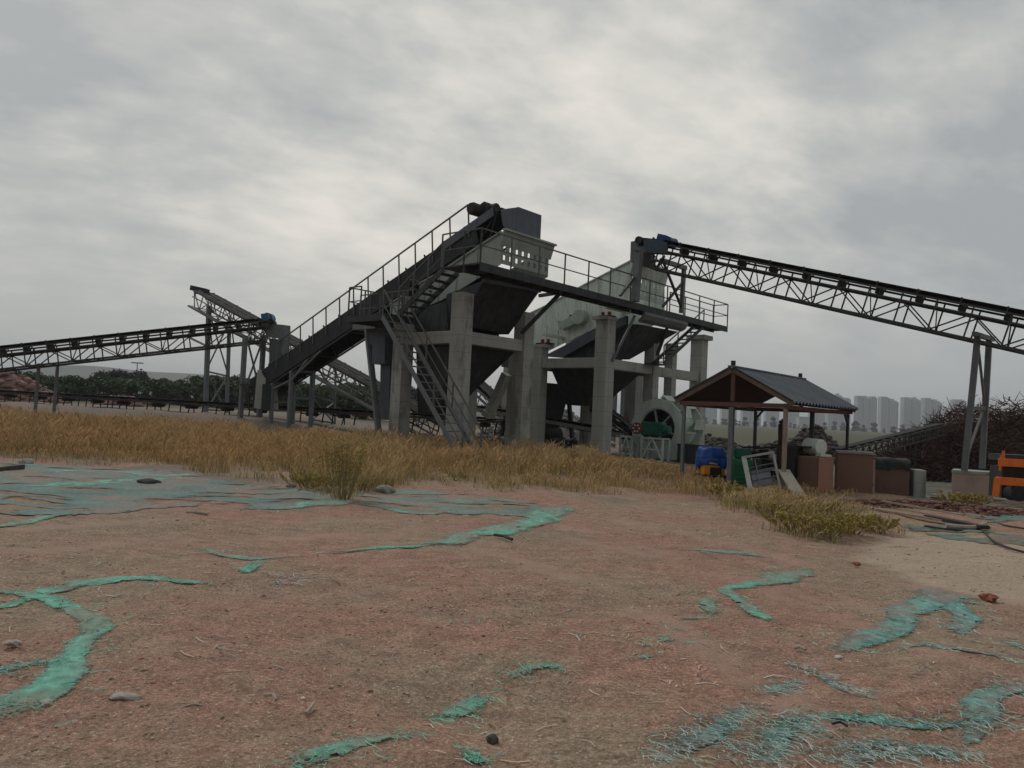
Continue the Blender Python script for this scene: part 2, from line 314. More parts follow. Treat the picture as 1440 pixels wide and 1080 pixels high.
# ------------------------------------------------------------------ ground
def ground_material():
    m = bpy.data.materials.new('brick_dust_soil'); m.use_nodes = True; t = m.node_tree; b = t.nodes['Principled BSDF']
    b.inputs['Roughness'].default_value = .95; b.inputs['Specular IOR Level'].default_value = .15
    tc = t.nodes.new('ShaderNodeTexCoord'); src = tc.outputs['Object']
    def noise(s, det=5, r=.6, st=None):
        v = src
        if st: mp = t.nodes.new('ShaderNodeMapping'); mp.inputs['Scale'].default_value = st; t.links.new(src, mp.inputs[0]); v = mp.outputs[0]
        n = t.nodes.new('ShaderNodeTexNoise'); n.inputs['Scale'].default_value = s; n.inputs['Detail'].default_value = det
        n.inputs['Roughness'].default_value = r; t.links.new(v, n.inputs['Vector']); return n.outputs['Fac']
    def ramp(f, a, b2, ca=(0, 0, 0), cb=(1, 1, 1)):
        r = t.nodes.new('ShaderNodeValToRGB'); r.color_ramp.elements[0].position = a; r.color_ramp.elements[1].position = b2
        r.color_ramp.elements[0].color = (*ca, 1); r.color_ramp.elements[1].color = (*cb, 1); t.links.new(f, r.inputs[0]); return r.outputs[0]
    def mix(f, a, b2):
        n = t.nodes.new('ShaderNodeMix'); n.data_type = 'RGBA'
        t.links.new(f, n.inputs[0])
        for i, c in ((6, a), (7, b2)):
            if isinstance(c, tuple): n.inputs[i].default_value = (*c, 1)
            else: t.links.new(c, n.inputs[i])
        return n.outputs[2]
    red = mix(noise(13, 8, .75), (.235, .122, .088), (.385, .232, .175))
    tan = mix(noise(16, 8, .75), (.185, .132, .090), (.355, .268, .195))
    c = mix(ramp(noise(.30, 8, .68, (1, 1.2, 1)), .44, .56), red, tan)
    c = mix(ramp(noise(62, 4, .8), .57, .66), c, (.62, .53, .45))        # pale chips
    c = mix(ramp(noise(52, 4, .75), .57, .68), c, (.12, .088, .07))      # dark grit
    c = mix(ramp(noise(31, 3, .7), .66, .72), c, (.36, .16, .12))        # brick crumbs
    def mul(a, f, lo, hi):
        r = t.nodes.new('ShaderNodeValToRGB'); r.color_ramp.elements[0].position = .33; r.color_ramp.elements[1].position = .67
        r.color_ramp.elements[0].color = (lo, lo, lo, 1); r.color_ramp.elements[1].color = (hi, hi, hi, 1); t.links.new(f, r.inputs[0])
        n = t.nodes.new('ShaderNodeMix'); n.data_type = 'RGBA'; n.blend_type = 'MULTIPLY'; n.inputs[0].default_value = 1; t.links.new(a, n.inputs[6]); t.links.new(r.outputs[0], n.inputs[7]); return n.outputs[2]
    c = mul(mul(c, noise(34, 6, .85), .40, 1.55), noise(3.2, 7, .75, (1, 1.6, 1)), .74, 1.26)
    A = t.nodes.new('ShaderNodeAttribute'); A.attribute_name = 'col'; s3 = t.nodes.new('ShaderNodeSeparateColor'); t.links.new(A.outputs['Color'], s3.inputs[0])
    sand = mix(noise(7, 8, .75), (.44, .35, .27), (.33, .26, .20))
    sand = mul(mix(ramp(noise(3.0, 6, .75, (.5, 2.5, 1)), .56, .66), sand, (.24, .175, .135)), noise(30, 6, .85), .65, 1.35)
    sm = t.nodes.new('ShaderNodeClamp'); t.links.new(vm(t, 'MULTIPLY', vm(t, 'ADD', vm(t, 'SUBTRACT', s3.outputs[0], .5), vm(t, 'ADD', vm(t, 'MULTIPLY', vm(t, 'SUBTRACT', noise(1.1, 8, .75, (.6, 1.8, 1)), .5), 2.4), .22)), 2.2), sm.inputs[0]); c = mix(sm.outputs[0], c, sand)
    sr = t.nodes.new('ShaderNodeClamp'); t.links.new(vm(t, 'ADD', vm(t, 'MULTIPLY', vm(t, 'SUBTRACT', noise(1.4, 7, .75, (.7, 1.8, 1)), .5), 1.0), .0), sr.inputs[0])
    field = mix(noise(.06, 5, .7), (.070, .078, .048), (.115, .11, .078))
    tk = vm(t, 'MULTIPLY', A.outputs['Alpha'], vm(t, 'ADD', .25, noise(2.2, 6, .7))); c = mix(tk, c, mix(noise(24, 6, .8), (.30, .19, .145), (.44, .31, .25)))
    c = mix(s3.outputs[1], c, field)
    dust = mix(noise(5, 6, .7), (.12, .108, .092), (.20, .178, .152))
    c = mix(vm(t, 'MULTIPLY', s3.outputs[2], vm(t, 'SUBTRACT', 1.0, s3.outputs[1])), c, dust)
    t.links.new(c, b.inputs['Base Color'])
    bp = t.nodes.new('ShaderNodeBump'); bp.inputs['Strength'].default_value = .9; bp.inputs['Distance'].default_value = .02
    t.links.new(vm(t, 'ADD', vm(t, 'MULTIPLY', noise(55, 5, .7), .6), noise(14, 5, .65)), bp.inputs['Height']); t.links.new(bp.outputs[0], b.inputs['Normal'])
    return m
def build_ground():
    na = 900; ang = np.linspace(-math.pi, math.pi, na+1)[:-1]
    ang = np.sign(ang)*np.abs(ang/math.pi)**1.6*math.pi                     # denser ahead of the camera
    rr = np.concatenate([np.geomspace(.4, 60, 330), np.geomspace(64, 9000, 60)])
    A, R_ = np.meshgrid(ang, rr); x = R_*np.sin(A); y = R_*np.cos(A)
    z = H(x, y) + (fbm(x*1.3, y*1.3)-.47)*.10*(1-sstep(60, 100, R_)) + (fbm(x*9, y*9, 3)-.43)*.030*(1-sstep(15, 30, R_))
    V = np.stack([x, y, z], -1).reshape(-1, 3); V = np.vstack([V, [[0, 0, 0]]])
    nr = len(rr); i = np.arange(nr-1)[:, None]; j = np.arange(na)[None, :]; j2 = (j+1) % na
    F = np.stack([i*na+j, i*na+j2, (i+1)*na+j2, (i+1)*na+j], -1).reshape(-1, 4)[:, ::-1]
    cen = np.array([[nr*na, j_, (j_+1) % na, (j_+1) % na] for j_ in range(0)], int).reshape(0, 4)
    # colour masks: R sand, G far field, B grey dust
    sp = [G(1175, 775), G(1260, 748), G(1560, 770), G(1700, 900), G(1440, 850), G(1360, 835), G(1260, 800)]
    nx = x + (fbm(x*.8, y*.8)-.5)*1.6; ny = y + (fbm(x*.8+40, y*.8)-.5)*1.6
    sand = inpoly(nx, ny, [(p.x, p.y) for p in sp]).astype(float)
    for _ in range(14): sand = (sand + np.roll(sand, 1, 0) + np.roll(sand, -1, 0) + np.roll(sand, 1, 1) + np.roll(sand, -1, 1))/5
    # neighbouring rings are a few cm apart, so this stays a narrow soft border
    field = sstep(55, 75, R_ + 20*(fbm(x*.05, y*.05)-.5))
    field = np.maximum(field, sstep(33, 42, y+6*(fbm(x*.1, y*.1)-.5))*sstep(3, 9, x)*.85)
    dust = sstep(.46, .62, fbm(x*.35+7, y*.6+3))*sstep(9, 14, y)*(1-sstep(2, 7, x))*.8 + sstep(24, 30, y)*.7
    dust = np.clip(dust, 0, 1)
    trk = np.zeros_like(x)
    for pts, off in (([(640, 742), (800, 778), (960, 822), (1090, 885), (1240, 965), (1460, 1060)], .8), ([(820, 735), (980, 772), (1120, 815), (1300, 850), (1500, 880)], .7), ([(-40, 760), (200, 745), (460, 742), (700, 752)], .7)):
        Q = [G(*p) for p in pts]
        for sg in (-1, 1):
            for a, b in zip(Q, Q[1:]):
                dx, dy = b.x-a.x, b.y-a.y; ll = math.hypot(dx, dy); ox, oy = -dy/ll*off*sg, dx/ll*off*sg
                t_ = np.clip(((x-a.x-ox)*dx+(y-a.y-oy)*dy)/(ll*ll), 0, 1); dd = np.hypot(x-a.x-ox-t_*dx, y-a.y-oy-t_*dy)
                trk = np.maximum(trk, 1-sstep(.08, .24, dd+.16*(fbm(x*3, y*3)-.5)))
    trk *= .75*sstep(.3, .5, fbm(x*.8+4, y*.8))
    C = np.stack([sand, field, dust, trk], -1).reshape(-1, 4); C = np.vstack([C, [[0, 0, 0, 0]]])
    o = fast('ground', V, F, ground_material(), C, smooth=True); props(o, kind='structure'); return o
build_ground()
# low hills on the left horizon
def hills():
    v = []; f = []; n = 60
    for i in range(n+1):
        a = math.radians(-44 + 46*i/n); 
        for k, (r, hh) in enumerate(((1700, 0), (1900, 1), (2100, 0))):
            z = -2 + hh*(12+60*max(0, math.sin(i/n*math.pi*.95+.1))**1.2*(.55+.6*vn(i*.16, 3.3)))
            v.append((r*math.sin(a), r*math.cos(a), z))
    for i in range(n):
        for k in range(2): a = i*3+k; f.append((a, a+3, a+4, a+1))
    m = MB(); m.poly(v, f); o = mesh('hills', m, mat('hill_scrub', (.07, .085, .06), (.10, .11, .08), .01, 1), smooth=True); props(o, kind='structure')
hills()

# ------------------------------------------------------------------ far towers
tower_wall = mat('pale_tower_wall', (.33, .335, .34), (.27, .275, .285), .02, .9)
tower_recess_shade = mat('tower_wall_shaded', (.20, .205, .215), (.17, .175, .185), .02, .9)  # darker copy of the wall tone, shade of the recesses painted in
tower_glass = mat('tower_window_glass', (.10, .11, .13), (.14, .15, .17), .05, .4)
TG = 'hazy apartment towers on the horizon'
def tower(px, w, py, d, label, steps):
    w *= .90
    p = P(px, 600, d); base = gz(p.x, p.y)-2; top = P(px, py, d).z; X = p.x; k = d/FPX; wd = w*k; dep = 18
    t = thing('apartment_tower', label, 'tower', (X, d, base), TG)
    b = MB(); rc_ = MB(); win = MB(); n = max(2, round(wd/19)); bay = wd/n
    floors = max(8, int((top-base)/3.1))
    for i in range(n):
        x0 = X-wd/2+i*bay; st = steps[i % len(steps)]
        zt = top-st*k
        b.hexa([(x0, d, base), (x0+bay*.72, d, base), (x0+bay*.72, d+dep, base), (x0, d+dep, base), (x0, d, zt), (x0+bay*.72, d, zt), (x0+bay*.72, d+dep, zt), (x0, d+dep, zt)])
        xa = x0+bay*.72
        rc_.hexa([(xa, d+3, base), (xa+bay*.28, d+3, base), (xa+bay*.28, d+dep-3, base), (xa, d+dep-3, base), (xa, d+3, zt-3), (xa+bay*.28, d+3, zt-3), (xa+bay*.28, d+dep-3, zt-3), (xa, d+dep-3, zt-3)])
        for q in (.10, .42):
            for fl in range(floors):
                z = base+3+fl*3.1
                if z+1.6 < zt-2: win.hexa([(x0+bay*q, d-.15, z), (x0+bay*(q+.2), d-.15, z), (x0+bay*(q+.2), d+.3, z), (x0+bay*q, d+.3, z)] + [(x0+bay*q, d-.15, z+1.6), (x0+bay*(q+.2), d-.15, z+1.6), (x0+bay*(q+.2), d+.3, z+1.6), (x0+bay*q, d+.3, z+1.6)])
    mesh('wall', b, tower_wall, t)
    mesh('window_rows', win, tower_glass, t); mesh('stair_recess', rc_, tower_recess_shade, t)
    r = MB(); i = n//2; zt = top-steps[i % len(steps)]*k; r.box((X-wd/2+i*bay+bay*.3, d+dep/2, zt), bay*.45, 7, 4.5); mesh('roof_house', r, tower_wall, t)
TW = [(999, 20, 563, 1950, 'pale tower at the left end of the skyline, beside the tall concrete column', (0, 3)),
      (1025, 24, 566, 2000, 'pale tower seen through the shelter, behind its middle post', (2, 0)),
      (1057, 30, 565, 1900, 'hazy tower seen through the shelter, right of its dark rear post', (0, 2, 1)),
      (1086, 22, 568, 2050, 'narrow hazy tower seen through the shelter, left of the front right post', (0, 2)),
      (1114, 22, 566, 1950, 'hazy tower showing right of the front right shelter post under the eave', (1, 0)),
      (1150, 24, 566, 2050, 'hazy tower half hidden under the right roof slope of the shelter', (0, 1)),
      (1180, 36, 555, 1880, 'tall stepped tower rising above the right eave of the shelter', (0, 1, 4)),
      (1219, 32, 557, 1850, 'broad tower forming the left half of the middle skyline block', (0, 2)),
      (1251, 28, 561, 1900, 'slightly lower tower forming the right half of the middle skyline block', (-3, 2)),
      (1283, 28, 559, 1900, 'tower just right of the gap in the skyline', (0, 2)),
      (1312, 28, 560, 1850, 'stepped tower whose foot is hidden by the brush heap', (0, 4)),
      (1350, 20, 562, 1950, 'lone tower top seen between the two legs of the conveyor trestle', (0, 2))]
for a in TW: tower(*a)
def lowrise(px, w, py, label):
    p = P(px, 600, 1500); k = 1500/FPX; t = thing('low_building', label, 'building', (p.x, 1500, -1), None)
    b = MB(); b.box((p.x, 1510, -1), w*k, 16, P(px, py, 1500).z+1); mesh('wall', b, tower_wall, t)
    r = MB(); r.box((p.x, 1510, P(px, py, 1500).z), w*k*1.03, 17, 1.2); mesh('roof', r, tower_glass, t)
lowrise(1132, 16, 587, 'low hazy building in the gap between two towers under the roof')
lowrise(1332, 14, 592, 'low hazy block between the last towers, above the brush heap')

# ------------------------------------------------------------------ trees
leaf_m = mat('dusty_leaves', (.060, .074, .056), (.045, .057, .044), 1.5, .7, attr='col')
weed_m = mat('weed_leaves', (.21, .19, .075), (.17, .155, .06), 1.5, .8, attr='col')
def leaves(n, cs, size, cols):
    c = []; 
    w = np.array([x[1][0]*x[1][2] for x in cs]); w = w/w.sum(); idx = rng.choice(len(cs), n, p=w)
    C0 = np.array([x[0] for x in cs])[idx]; R1 = np.array([x[1] for x in cs])[idx]
    dr = rng.normal(size=(n, 3)); dr /= np.linalg.norm(dr, axis=1)[:, None]; rad = rng.random(n)**.45
    c = C0 + dr*R1*rad[:, None]*(1+.25*(rng.random(n)-.5))[:, None]
    a = rng.normal(size=(n, 3)); a /= np.linalg.norm(a, axis=1)[:, None]; b = np.cross(a, rng.normal(size=(n, 3))); b /= np.linalg.norm(b, axis=1)[:, None]
    s = size*(.5+rng.random(n))[:, None]
    V = np.stack([c-a*s*.5, c+b*s*.3, c+a*s*.6, c-b*s*.3], 1).reshape(-1, 3); F = np.arange(4*n).reshape(-1, 4)
    tone = (.7+.6*rng.random(len(cs)))[idx]*(.75+.5*rng.random(n)); K = np.repeat(tone[:, None]*np.array(cols), 4, 0)
    return V, F, K
def tree_proto(name, label, cat, group, h, wd, n, size, col, lobes=9, m=None, low=.32):
    root = thing(name, label, cat, (0, 0, 0), group); cs = []; tr = MB()
    tr.tube((0, 0, -.3), (.05*h*.2, 0, h*.45), h*.022, h*.012, 7)
    for i in range(lobes):
        a = random.uniform(0, 6.28); r = random.uniform(.1, .62)*wd/2; z = h*random.uniform(low, .84)
        if i < 2: r *= .4; z = h*(.86-.08*i)
        c = (r*math.cos(a), r*math.sin(a), z); k = random.uniform(.16, .27)
        cs.append((c, (wd*k, wd*k, h*k*.75))); tr.tube((.03*h*.2, 0, h*.3), c, h*.010, h*.004, 5)
    mesh('trunk', tr, bark, root)
    V, F, K = leaves(n, cs, size, col); o = fast('crown', V, F, m or leaf_m, K); o.parent = root
    return root
TGp = 'dusty green trees behind the belt line on the left'
protos = [tree_proto('broadleaf_tree', 'broad dark green tree in the tree row behind the low belt', 'tree', TGp, 6.5, 7.5, 3400, .38, (1, 1, 1)),
          tree_proto('broadleaf_tree', 'rounded grey green tree in the tree row behind the low belt', 'tree', TGp, 6.0, 6.0, 2800, .36, (1.05, 1.0, 1.15), 8),
          tree_proto('young_poplar_tree', 'slim upright young tree poking above the tree row', 'tree', TGp, 7.0, 3.2, 1500, .32, (1.1, 1.15, .9), 7),
          tree_proto('leafy_bush', 'low bright green bush at the foot of the tree row', 'bush', 'green bushes below the tree row', 3.2, 5.0, 2000, .30, (1.25, 1.5, .95), 8, low=.15)]
def tree_row():
    used = [0]*4; k = 0
    spec = []
    for px in range(-60, 600, 12):
        hh = 1.0
        d = 108+14*math.sin(px*.7)
        topy = np.interp(px, [-60, 60, 100, 130, 160, 185, 205, 240, 300, 345, 420, 490, 560, 620], [536, 536, 533, 527, 518, 514, 530, 531, 533, 528, 540, 539, 541, 545])
        spec.append((px, d, topy))
    for i, (px, d, ty) in enumerate(spec):
        ty += random.uniform(-2, 7); g = P(px, 560, d); x = g.x; z0 = gz(x, d); hgt = P(px, ty, d).z-z0
        kd = 2 if i % 6 == 4 else i % 2
        ph = (6.5, 6.0, 7.0, 3.2)[kd]; s = hgt/ph
        if used[kd] == 0: o = protos[kd]; used[kd] = 1
        else: o = dup(protos[kd], (0, 0, 0))
        o.location = (x, d, z0-.1); o.rotation_euler = (0, 0, random.uniform(0, 6.28)); o.scale = (s*random.uniform(.95, 1.3), s*1.1, s)
    for i, px in enumerate((225, 262, 395, 430, 455, 478, 500, 522, 545, 20, 60, 110, 85, 138, 150, 172, 195, 290, 320, 350, 375)):
        d = 84+6*math.sin(i*2.1); g = P(px, 560, d); z0 = gz(g.x, d); s = random.uniform(.75, 1.1)
        if used[3] == 0: o = protos[3]; used[3] = 1
        else: o = dup(protos[3], (0, 0, 0))
        o.location = (g.x, d, z0-.2); o.rotation_euler = (0, 0, random.uniform(0, 6.28)); o.scale = (s*1.3, s, s)
tree_row()
# far poplars in front of the towers
def far_poplars():
    t0 = tree_proto('far_poplar_tree', 'tiny hazy poplar in the row at the foot of the towers', 'tree', 'row of far poplars on the right horizon', 9, 6, 700, .9, (1, 1, 1), 9, low=.12)
    first = True
    for i, px in enumerate([992+i*4.4+4*math.sin(i*4.3) for i in range(80)]):
        d = 900+90*math.sin(i*1.7); x = P(px, 600, d).x; s = random.choice((.45, .5, .6, .7, .8, 1.1))*random.uniform(.85, 1.15)
        o = t0 if first else dup(t0, (0, 0, 0)); first = False
        o.location = (x, d, -.2); o.scale = (s*1.5, s*1.5, s); o.rotation_euler = (0, 0, i*1.3)
far_poplars()
# lamp mast far left
def mast():
    b = P(190, 560, 150); z0 = gz(b.x, 150); top = P(191, 511, 150).z
    t = thing('light_mast', 'thin light mast with a flat lamp head beyond the trees', 'light mast', (b.x, 150, z0))
    m = MB(); m.tube((b.x, 150, z0), (b.x, 150, top), .14, .08, 8); mesh('pole', m, steel_grey, t)
    m = MB(); m.box((b.x, 150, top), 2.2, .5, .2); mesh('lamp_head', m, steel_grey, t)
mast()

# ------------------------------------------------------------------ belt conveyors
def conveyor(name, label, A, B, w, dep, tm, legs=(), bay=1.1, group=None, plated=False, rail=None, idler_step=1.1, motor=None, belt_sag=0.0, drum=True, topn=None, skirt=False, lw=.055, gap=0.0):
    """A = head (high end), B = tail, both on the belt's centre line. legs: list of (t, kind, width)"""
    A = Vector(A); B = Vector(B); d = (B-A); Ln = d.length; d.normalize(); s = d.cross(Vector((0, 0, 1))).normalized(); n = s.cross(d).normalized()
    if n.z < 0: n = -n
    t = thing(name, label, 'conveyor', (B.x, B.y, gz(B.x, B.y)), group)
    m = MB(); hw = w/2; nb = max(2, round(Ln/bay)); st = Ln/nb; c = lw
    if dep > 0:
        for sg in (-1, 1):
            o = s*(sg*hw)
            m.bar(A+o, B+o, c*.8, c*(1.0 if gap else 1.7), n); m.bar(A+o-n*dep+d*st*.5, B+o-n*dep, c, c*1.3, n)
            if not plated: m.bar(A+o-n*(gap or dep*.42), B+o-n*(gap or dep*.42), c*.75, c*.75, n)
            for i in range(nb+1):
                p = A+d*(i*st)+o; q = p-n*dep if i else p-n*dep+d*st*.5
                m.bar(p, q, c*.65, c*.65)
                if i < nb:
                    if i % 2: m.bar(p-n*dep, p+d*st-n*gap, c*.6, c*.6)
                    else: m.bar(p-n*gap, p+d*st-n*dep, c*.6, c*.6)
        for i in range(nb+1):
            p = A+d*(i*st)-n*dep if i else A-n*dep+d*st*.5
            m.bar(p-s*hw, p+s*hw, c*.6, c*.6)
            if i < nb and i % 2 == 0: m.bar(p-s*hw, p+d*st+s*hw, c*.5, c*.5)
            if i and i % 2: m.bar(p-s*hw, p+s*hw+n*dep, c*.5, c*.5)
    else:
        for sg in (-1, 1): m.bar(A+s*(sg*hw), B+s*(sg*hw), c, c*2.6, n)
    mesh('truss' if dep > 0 else 'side_rails', m, tm, t)
    if plated:
        pm = MB()
        for sg in (-1, 1):
            o = s*(sg*(hw+.035)); a = A+o+n*.03+d*1.2; b = B+o+n*.03
            pm.prism([a, b, b-n*dep*.93, a-n*dep*.93], s*(sg*.015))
        mesh('side_plate', pm, mat('blackened_plate', (.017, .019, .023), (.011, .012, .015), 4, .6, 0, .1, 30, dusty=(.05, .048, .045)), t)
    # belt: troughed carrying run and flat return run round the end drums
    rd = .16; bw = w*.40; bm = MB(); ns = max(8, nb*2); vs = []; fs = []
    prof = [(-bw, .10+.09), (-bw*.45, .10), (bw*.45, .10), (bw, .10+.09)]
    for i in range(ns+1):
        f = i/ns; e = min(1, min(f, 1-f)*ns/2)
        sag = -belt_sag*math.sin(math.pi*f)
        for (x, y) in prof:
            y2 = .10+(y-.10)*e; vs.append(A+d*(Ln*f)+s*x+n*(y2+sag))
    for i in range(ns):
        for k in range(3): a = i*4+k; fs.append((a, a+1, a+5, a+4))
    bm.poly(vs, fs); bm.poly([v-n*.018 for v in vs], [tuple(reversed(q)) for q in fs])
    rr0 = (gap-.02) if gap else rd*.75
    ret = [A+s*-bw-n*rr0, A+s*bw-n*rr0, B+s*bw-n*rr0, B+s*-bw-n*rr0]
    bm.hexa([p-n*.012 for p in ret]+ret)
    for E0, sg in ((A, -1), (B, 1)):
        cc = E0-n*(rd*.55-.02); arc = [cc+n*(.14*math.cos(a))+d*(sg*(.14*math.sin(a))) for a in [math.pi*j/8 for j in range(9)]]
        vv = []; 
        for p in arc: vv += [p-s*bw, p+s*bw]
        bm.poly(vv, [(2*j, 2*j+1, 2*j+3, 2*j+2) for j in range(8)])
    mesh('belt', bm, rubber, t)
    if drum:
        for E0 in (A, B):
            dm = MB(); cc = E0-n*.07; dm.tube(cc-s*hw*1.02, cc+s*hw*1.02, .05, n=8); dm.tube(cc-s*bw, cc+s*bw, .125, n=14)
            mesh('end_drum', dm, black_metal, t)
    # idler sets, one mesh shared by all
    im = MB(); im.tube(-s*bw*.42+n*.045, s*bw*.42+n*.045, .045, n=8)
    for sg in (-1, 1):
        im.tube(s*(sg*bw*.46)+n*.045, s*(sg*bw*1.08)+n*.15, .045, n=8)
        im.bar(s*(sg*hw*.98), s*(sg*hw*.98)+n*.20, .05, .05, d)
    im.bar(-s*hw, s*hw, .07, .05, n)
    if gap: im.hexa([d*a+s*b+n*z for z in (-gap*.75, -.02) for a, b in ((-.06, -bw*.7), (.06, -bw*.7), (.06, bw*.7), (-.06, bw*.7))])
    cnt = max(2, min(60, int(Ln/idler_step)))
    first = None
    for i in range(cnt):
        p = A+d*(Ln*(i+.5)/cnt)
        if first is None: first = mesh('idler', im, black_metal, None); o = first
        else: o = first.copy(); COL.objects.link(o)
        o.parent = t; o.location = p - WO[t.name]
    for (f, spread, base, bx) in legs:
        p = A+d*(Ln*f)-n*max(dep, .1); lm = MB(); tops = []
        for sg in (-1, 1):
            a = p+s*(sg*hw); b = Vector((a.x+s.x*sg*spread, a.y+s.y*sg*spread, 0)); b.z = gz(b.x, b.y)+base-.05
            lm.bar(a, b, bx, bx, d); tops.append((a, b))
        (a0, b0), (a1, b1) = tops
        hh = a0.z-b0.z
        lm.bar(a0, a1, bx*.8)
        if hh > 1.6:
            lm.bar(a0.lerp(b0, .05), a1.lerp(b1, .62), bx*.4); lm.bar(a1.lerp(b1, .05), a0.lerp(b0, .62), bx*.4)
            lm.bar(a0.lerp(b0, .64), a1.lerp(b1, .64), bx*.5)
        mesh('leg_frame', lm, steel_grey if tm is not truss_grey else truss_grey, t)
    if rail:
        sg, hgt, f0, f1, stp = rail; rm = MB(); n0 = int(Ln*(f1-f0)/stp); zt = Vector((0, 0, hgt)); lean = zt*.0 + n*hgt
        o = s*(sg*(hw+.06))
        for i in range(n0+1):
            p = A+d*(Ln*(f0+(f1-f0)*i/n0))+o; rm.bar(p-n*.4, p+lean, .045, .045, d)
        rm.bar(A+d*(Ln*f0)+o+lean, A+d*(Ln*f1)+o+lean, .045, .045, n)
        mesh('railing', rm, rail_grey, t)
    if motor:
        f, sg, mm, rr = motor; c0 = A+d*f+n*.22+s*(sg*hw*.2); mo = MB(); mo.tube(c0-s*.05, c0+s*(sg*.62), rr, n=16)
        mo.tube(c0+s*(sg*.62), c0+s*(sg*.74), rr*1.12, rr*.8, n=16); mo.bar(c0-s*.3-n*rr*.8, c0+s*(sg*.6)-n*rr*.8, rr*1.6, .06, n)
        k = mesh('motor', mo, mm, t, smooth=False); 
        mo = MB(); mo.bar(c0-s*sg*.35-d*.16, c0-s*sg*.35+d*.2, .34, .34, n); kk = mesh('gearbox', mo, mm, k)
    return t

# right conveyor, feeding the second screen
vA, zA = FU(908, 340, 8.8); vB, zB = FU(1440, 447, 8.8)
k = (zB-zA)/(vB-vA); vT = vB-9.0
RC = conveyor('belt_conveyor', 'long dark lattice conveyor climbing from the right edge to the second screen', L(8.8, vA, zA), L(8.8, vT, zA+k*(vT-vA)), 1.05, 1.02, truss_grey, bay=1.05, idler_step=1.25,
              motor=(.9, -1, blue_paint, .20), lw=.07, gap=.26)
# trestle under it, standing on the brick pier
pc = P(1366, 668, 25); 
t = thing('conveyor_trestle', 'tall grey two legged trestle on a brick pier under the long conveyor', 'trestle', (pc.x, pc.y, gz(pc.x, pc.y)+.6))
a0 = P(1375, 471, 24.6); b0 = P(1356, 662, 24.6); a1 = P(1391, 476, 25.5); b1 = P(1381, 659, 25.5)
for a, b in ((a0, b0), (a1, b1)):
    m = MB(); m.bar(a, b, .17, .17, UE)
    mesh('leg', m, steel_grey, t)
m = MB(); m.bar(a0.lerp(b0, .03), a1.lerp(b1, .55), .07); m.bar(a1.lerp(b1, .5), a0.lerp(b0, .93), .07); m.bar(a0.lerp(b0, .54), a1.lerp(b1, .54), .11)
mesh('brace', m, steel_grey, t)
m = MB(); m.bar(a0+(a0-a1)*.3, a1+(a1-a0)*.3, .14); mesh('cap_beam', m, steel_grey, t)
gp = gz(pc.x, pc.y)
t = thing('brick_pier', 'pinkish brick pier with a cement cap under the grey trestle', 'pier', (pc.x, pc.y, gp))
cc = (a0.lerp(b0, 1)+b1)/2
m = MB(); m.box((cc.x, cc.y, gp-.3), 1.15, 1.05, b0.z-gp+.19, -TH+.15); mesh('masonry', m, brick_pale, t, bevel=.02)
m = MB(); m.box((cc.x+.12, cc.y, b0.z-.108), 1.38, 1.2, .11, -TH+.15); mesh('cap_slab', m, concrete, t, bevel=.02)

# main black conveyor up to the first screen
vA, zA = FU(716, 299, 2.0); vB, zB = FU(368, 536, 2.0)
MC_A = L(2.0, vA, zA); MC_B = L(2.0, vB, zB)
C1 = conveyor('belt_conveyor', 'black plated conveyor with a hand rail climbing left to right to the first screen', MC_A, MC_B, 1.25, .85, steel_dark, bay=1.3, plated=True,
              rail=(1, .85, .10, .86, 1.35) if False else None, idler_step=1.1)
d1 = (MC_B-MC_A).normalized(); n1v = Vector((0, 0, 1))-d1*d1.z; n1v.normalize()
def c1p(f, u, up=0): q = MC_A.lerp(MC_B, f); return q + UE*(u-2.0) + n1v*up
m = MB(); nst = 13
for i in range(nst+1): f = .09+.77*i/nst; m.bar(c1p(f, 1.30, -.35), c1p(f, 1.30)+Vector((0, 0, .92)), .045, .045, d1)
m.bar(c1p(.09, 1.30)+Vector((0, 0, .92)), c1p(.86, 1.30)+Vector((0, 0, .92)), .05, .05)
mesh('railing', m, rail_grey, C1)
# legs of the main conveyor
for f in (.80, .895):
    m = MB(); a = c1p(f, 1.4, -.85); b = c1p(f, 2.6, -.85); ga = gz(a.x, a.y); A2 = Vector((a.x, a.y, ga-.1)); B2 = Vector((b.x, b.y, ga-.1))
    m.bar(a, A2, .16, .16, UE); m.bar(b, B2, .16, .16, UE); m.bar(a.lerp(A2, .45), b.lerp(B2, .45), .1); m.bar(a, b, .12)
    mesh('leg_frame', m, steel_grey, C1)
m = MB(); m.bar(c1p(.72, 1.35, -.86), c1p(.80, 1.35, -1.3), .08); m.bar(c1p(.80, 1.35, -1.3), c1p(.895, 1.35, -1.15), .08); m.bar(c1p(.66, 1.35, -.86), c1p(.80, 1.35, -1.28), .06); mesh('brace', m, steel_grey, C1)
# drive and head chute
m = MB(); c0 = c1p(.062, 1.75, .45)+Vector((0, 0, .12)); m.tube(c0-UE*.50, c0+UE*.05, .24, n=14); m.tube(c0-UE*.62, c0-UE*.50, .20, .25, n=14)
k = mesh('motor', m, black_metal, C1); m = MB(); m.bar(c0+UE*.1-d1*.35, c0+UE*.1+d1*.1, .5, .42, n1v); m.tube(c0+UE*.25-d1*.3, c0+UE*.25-d1*.55-n1v*.1, .2, n=10); mesh('gearbox', m, black_metal, k)
m = MB(); m.prism([c1p(.17, 1.31, .12), c1p(.01, 1.31, .12), c1p(.01, 1.31, -.20), c1p(.17, 1.31, -.20)], -UE*.04); mesh('head_side_channel', m, steel_blue, C1)
m = MB(); pts = []
for (px, py) in ((703, 296), (712, 293), (727, 291), (727, 334), (716, 325), (707, 318)): pts.append(L(1.45, *FU(px, py, 1.45)))
m.prism(pts, UE*1.35)
mesh('head_chute', m, steel_blue, C1, bevel=.03)
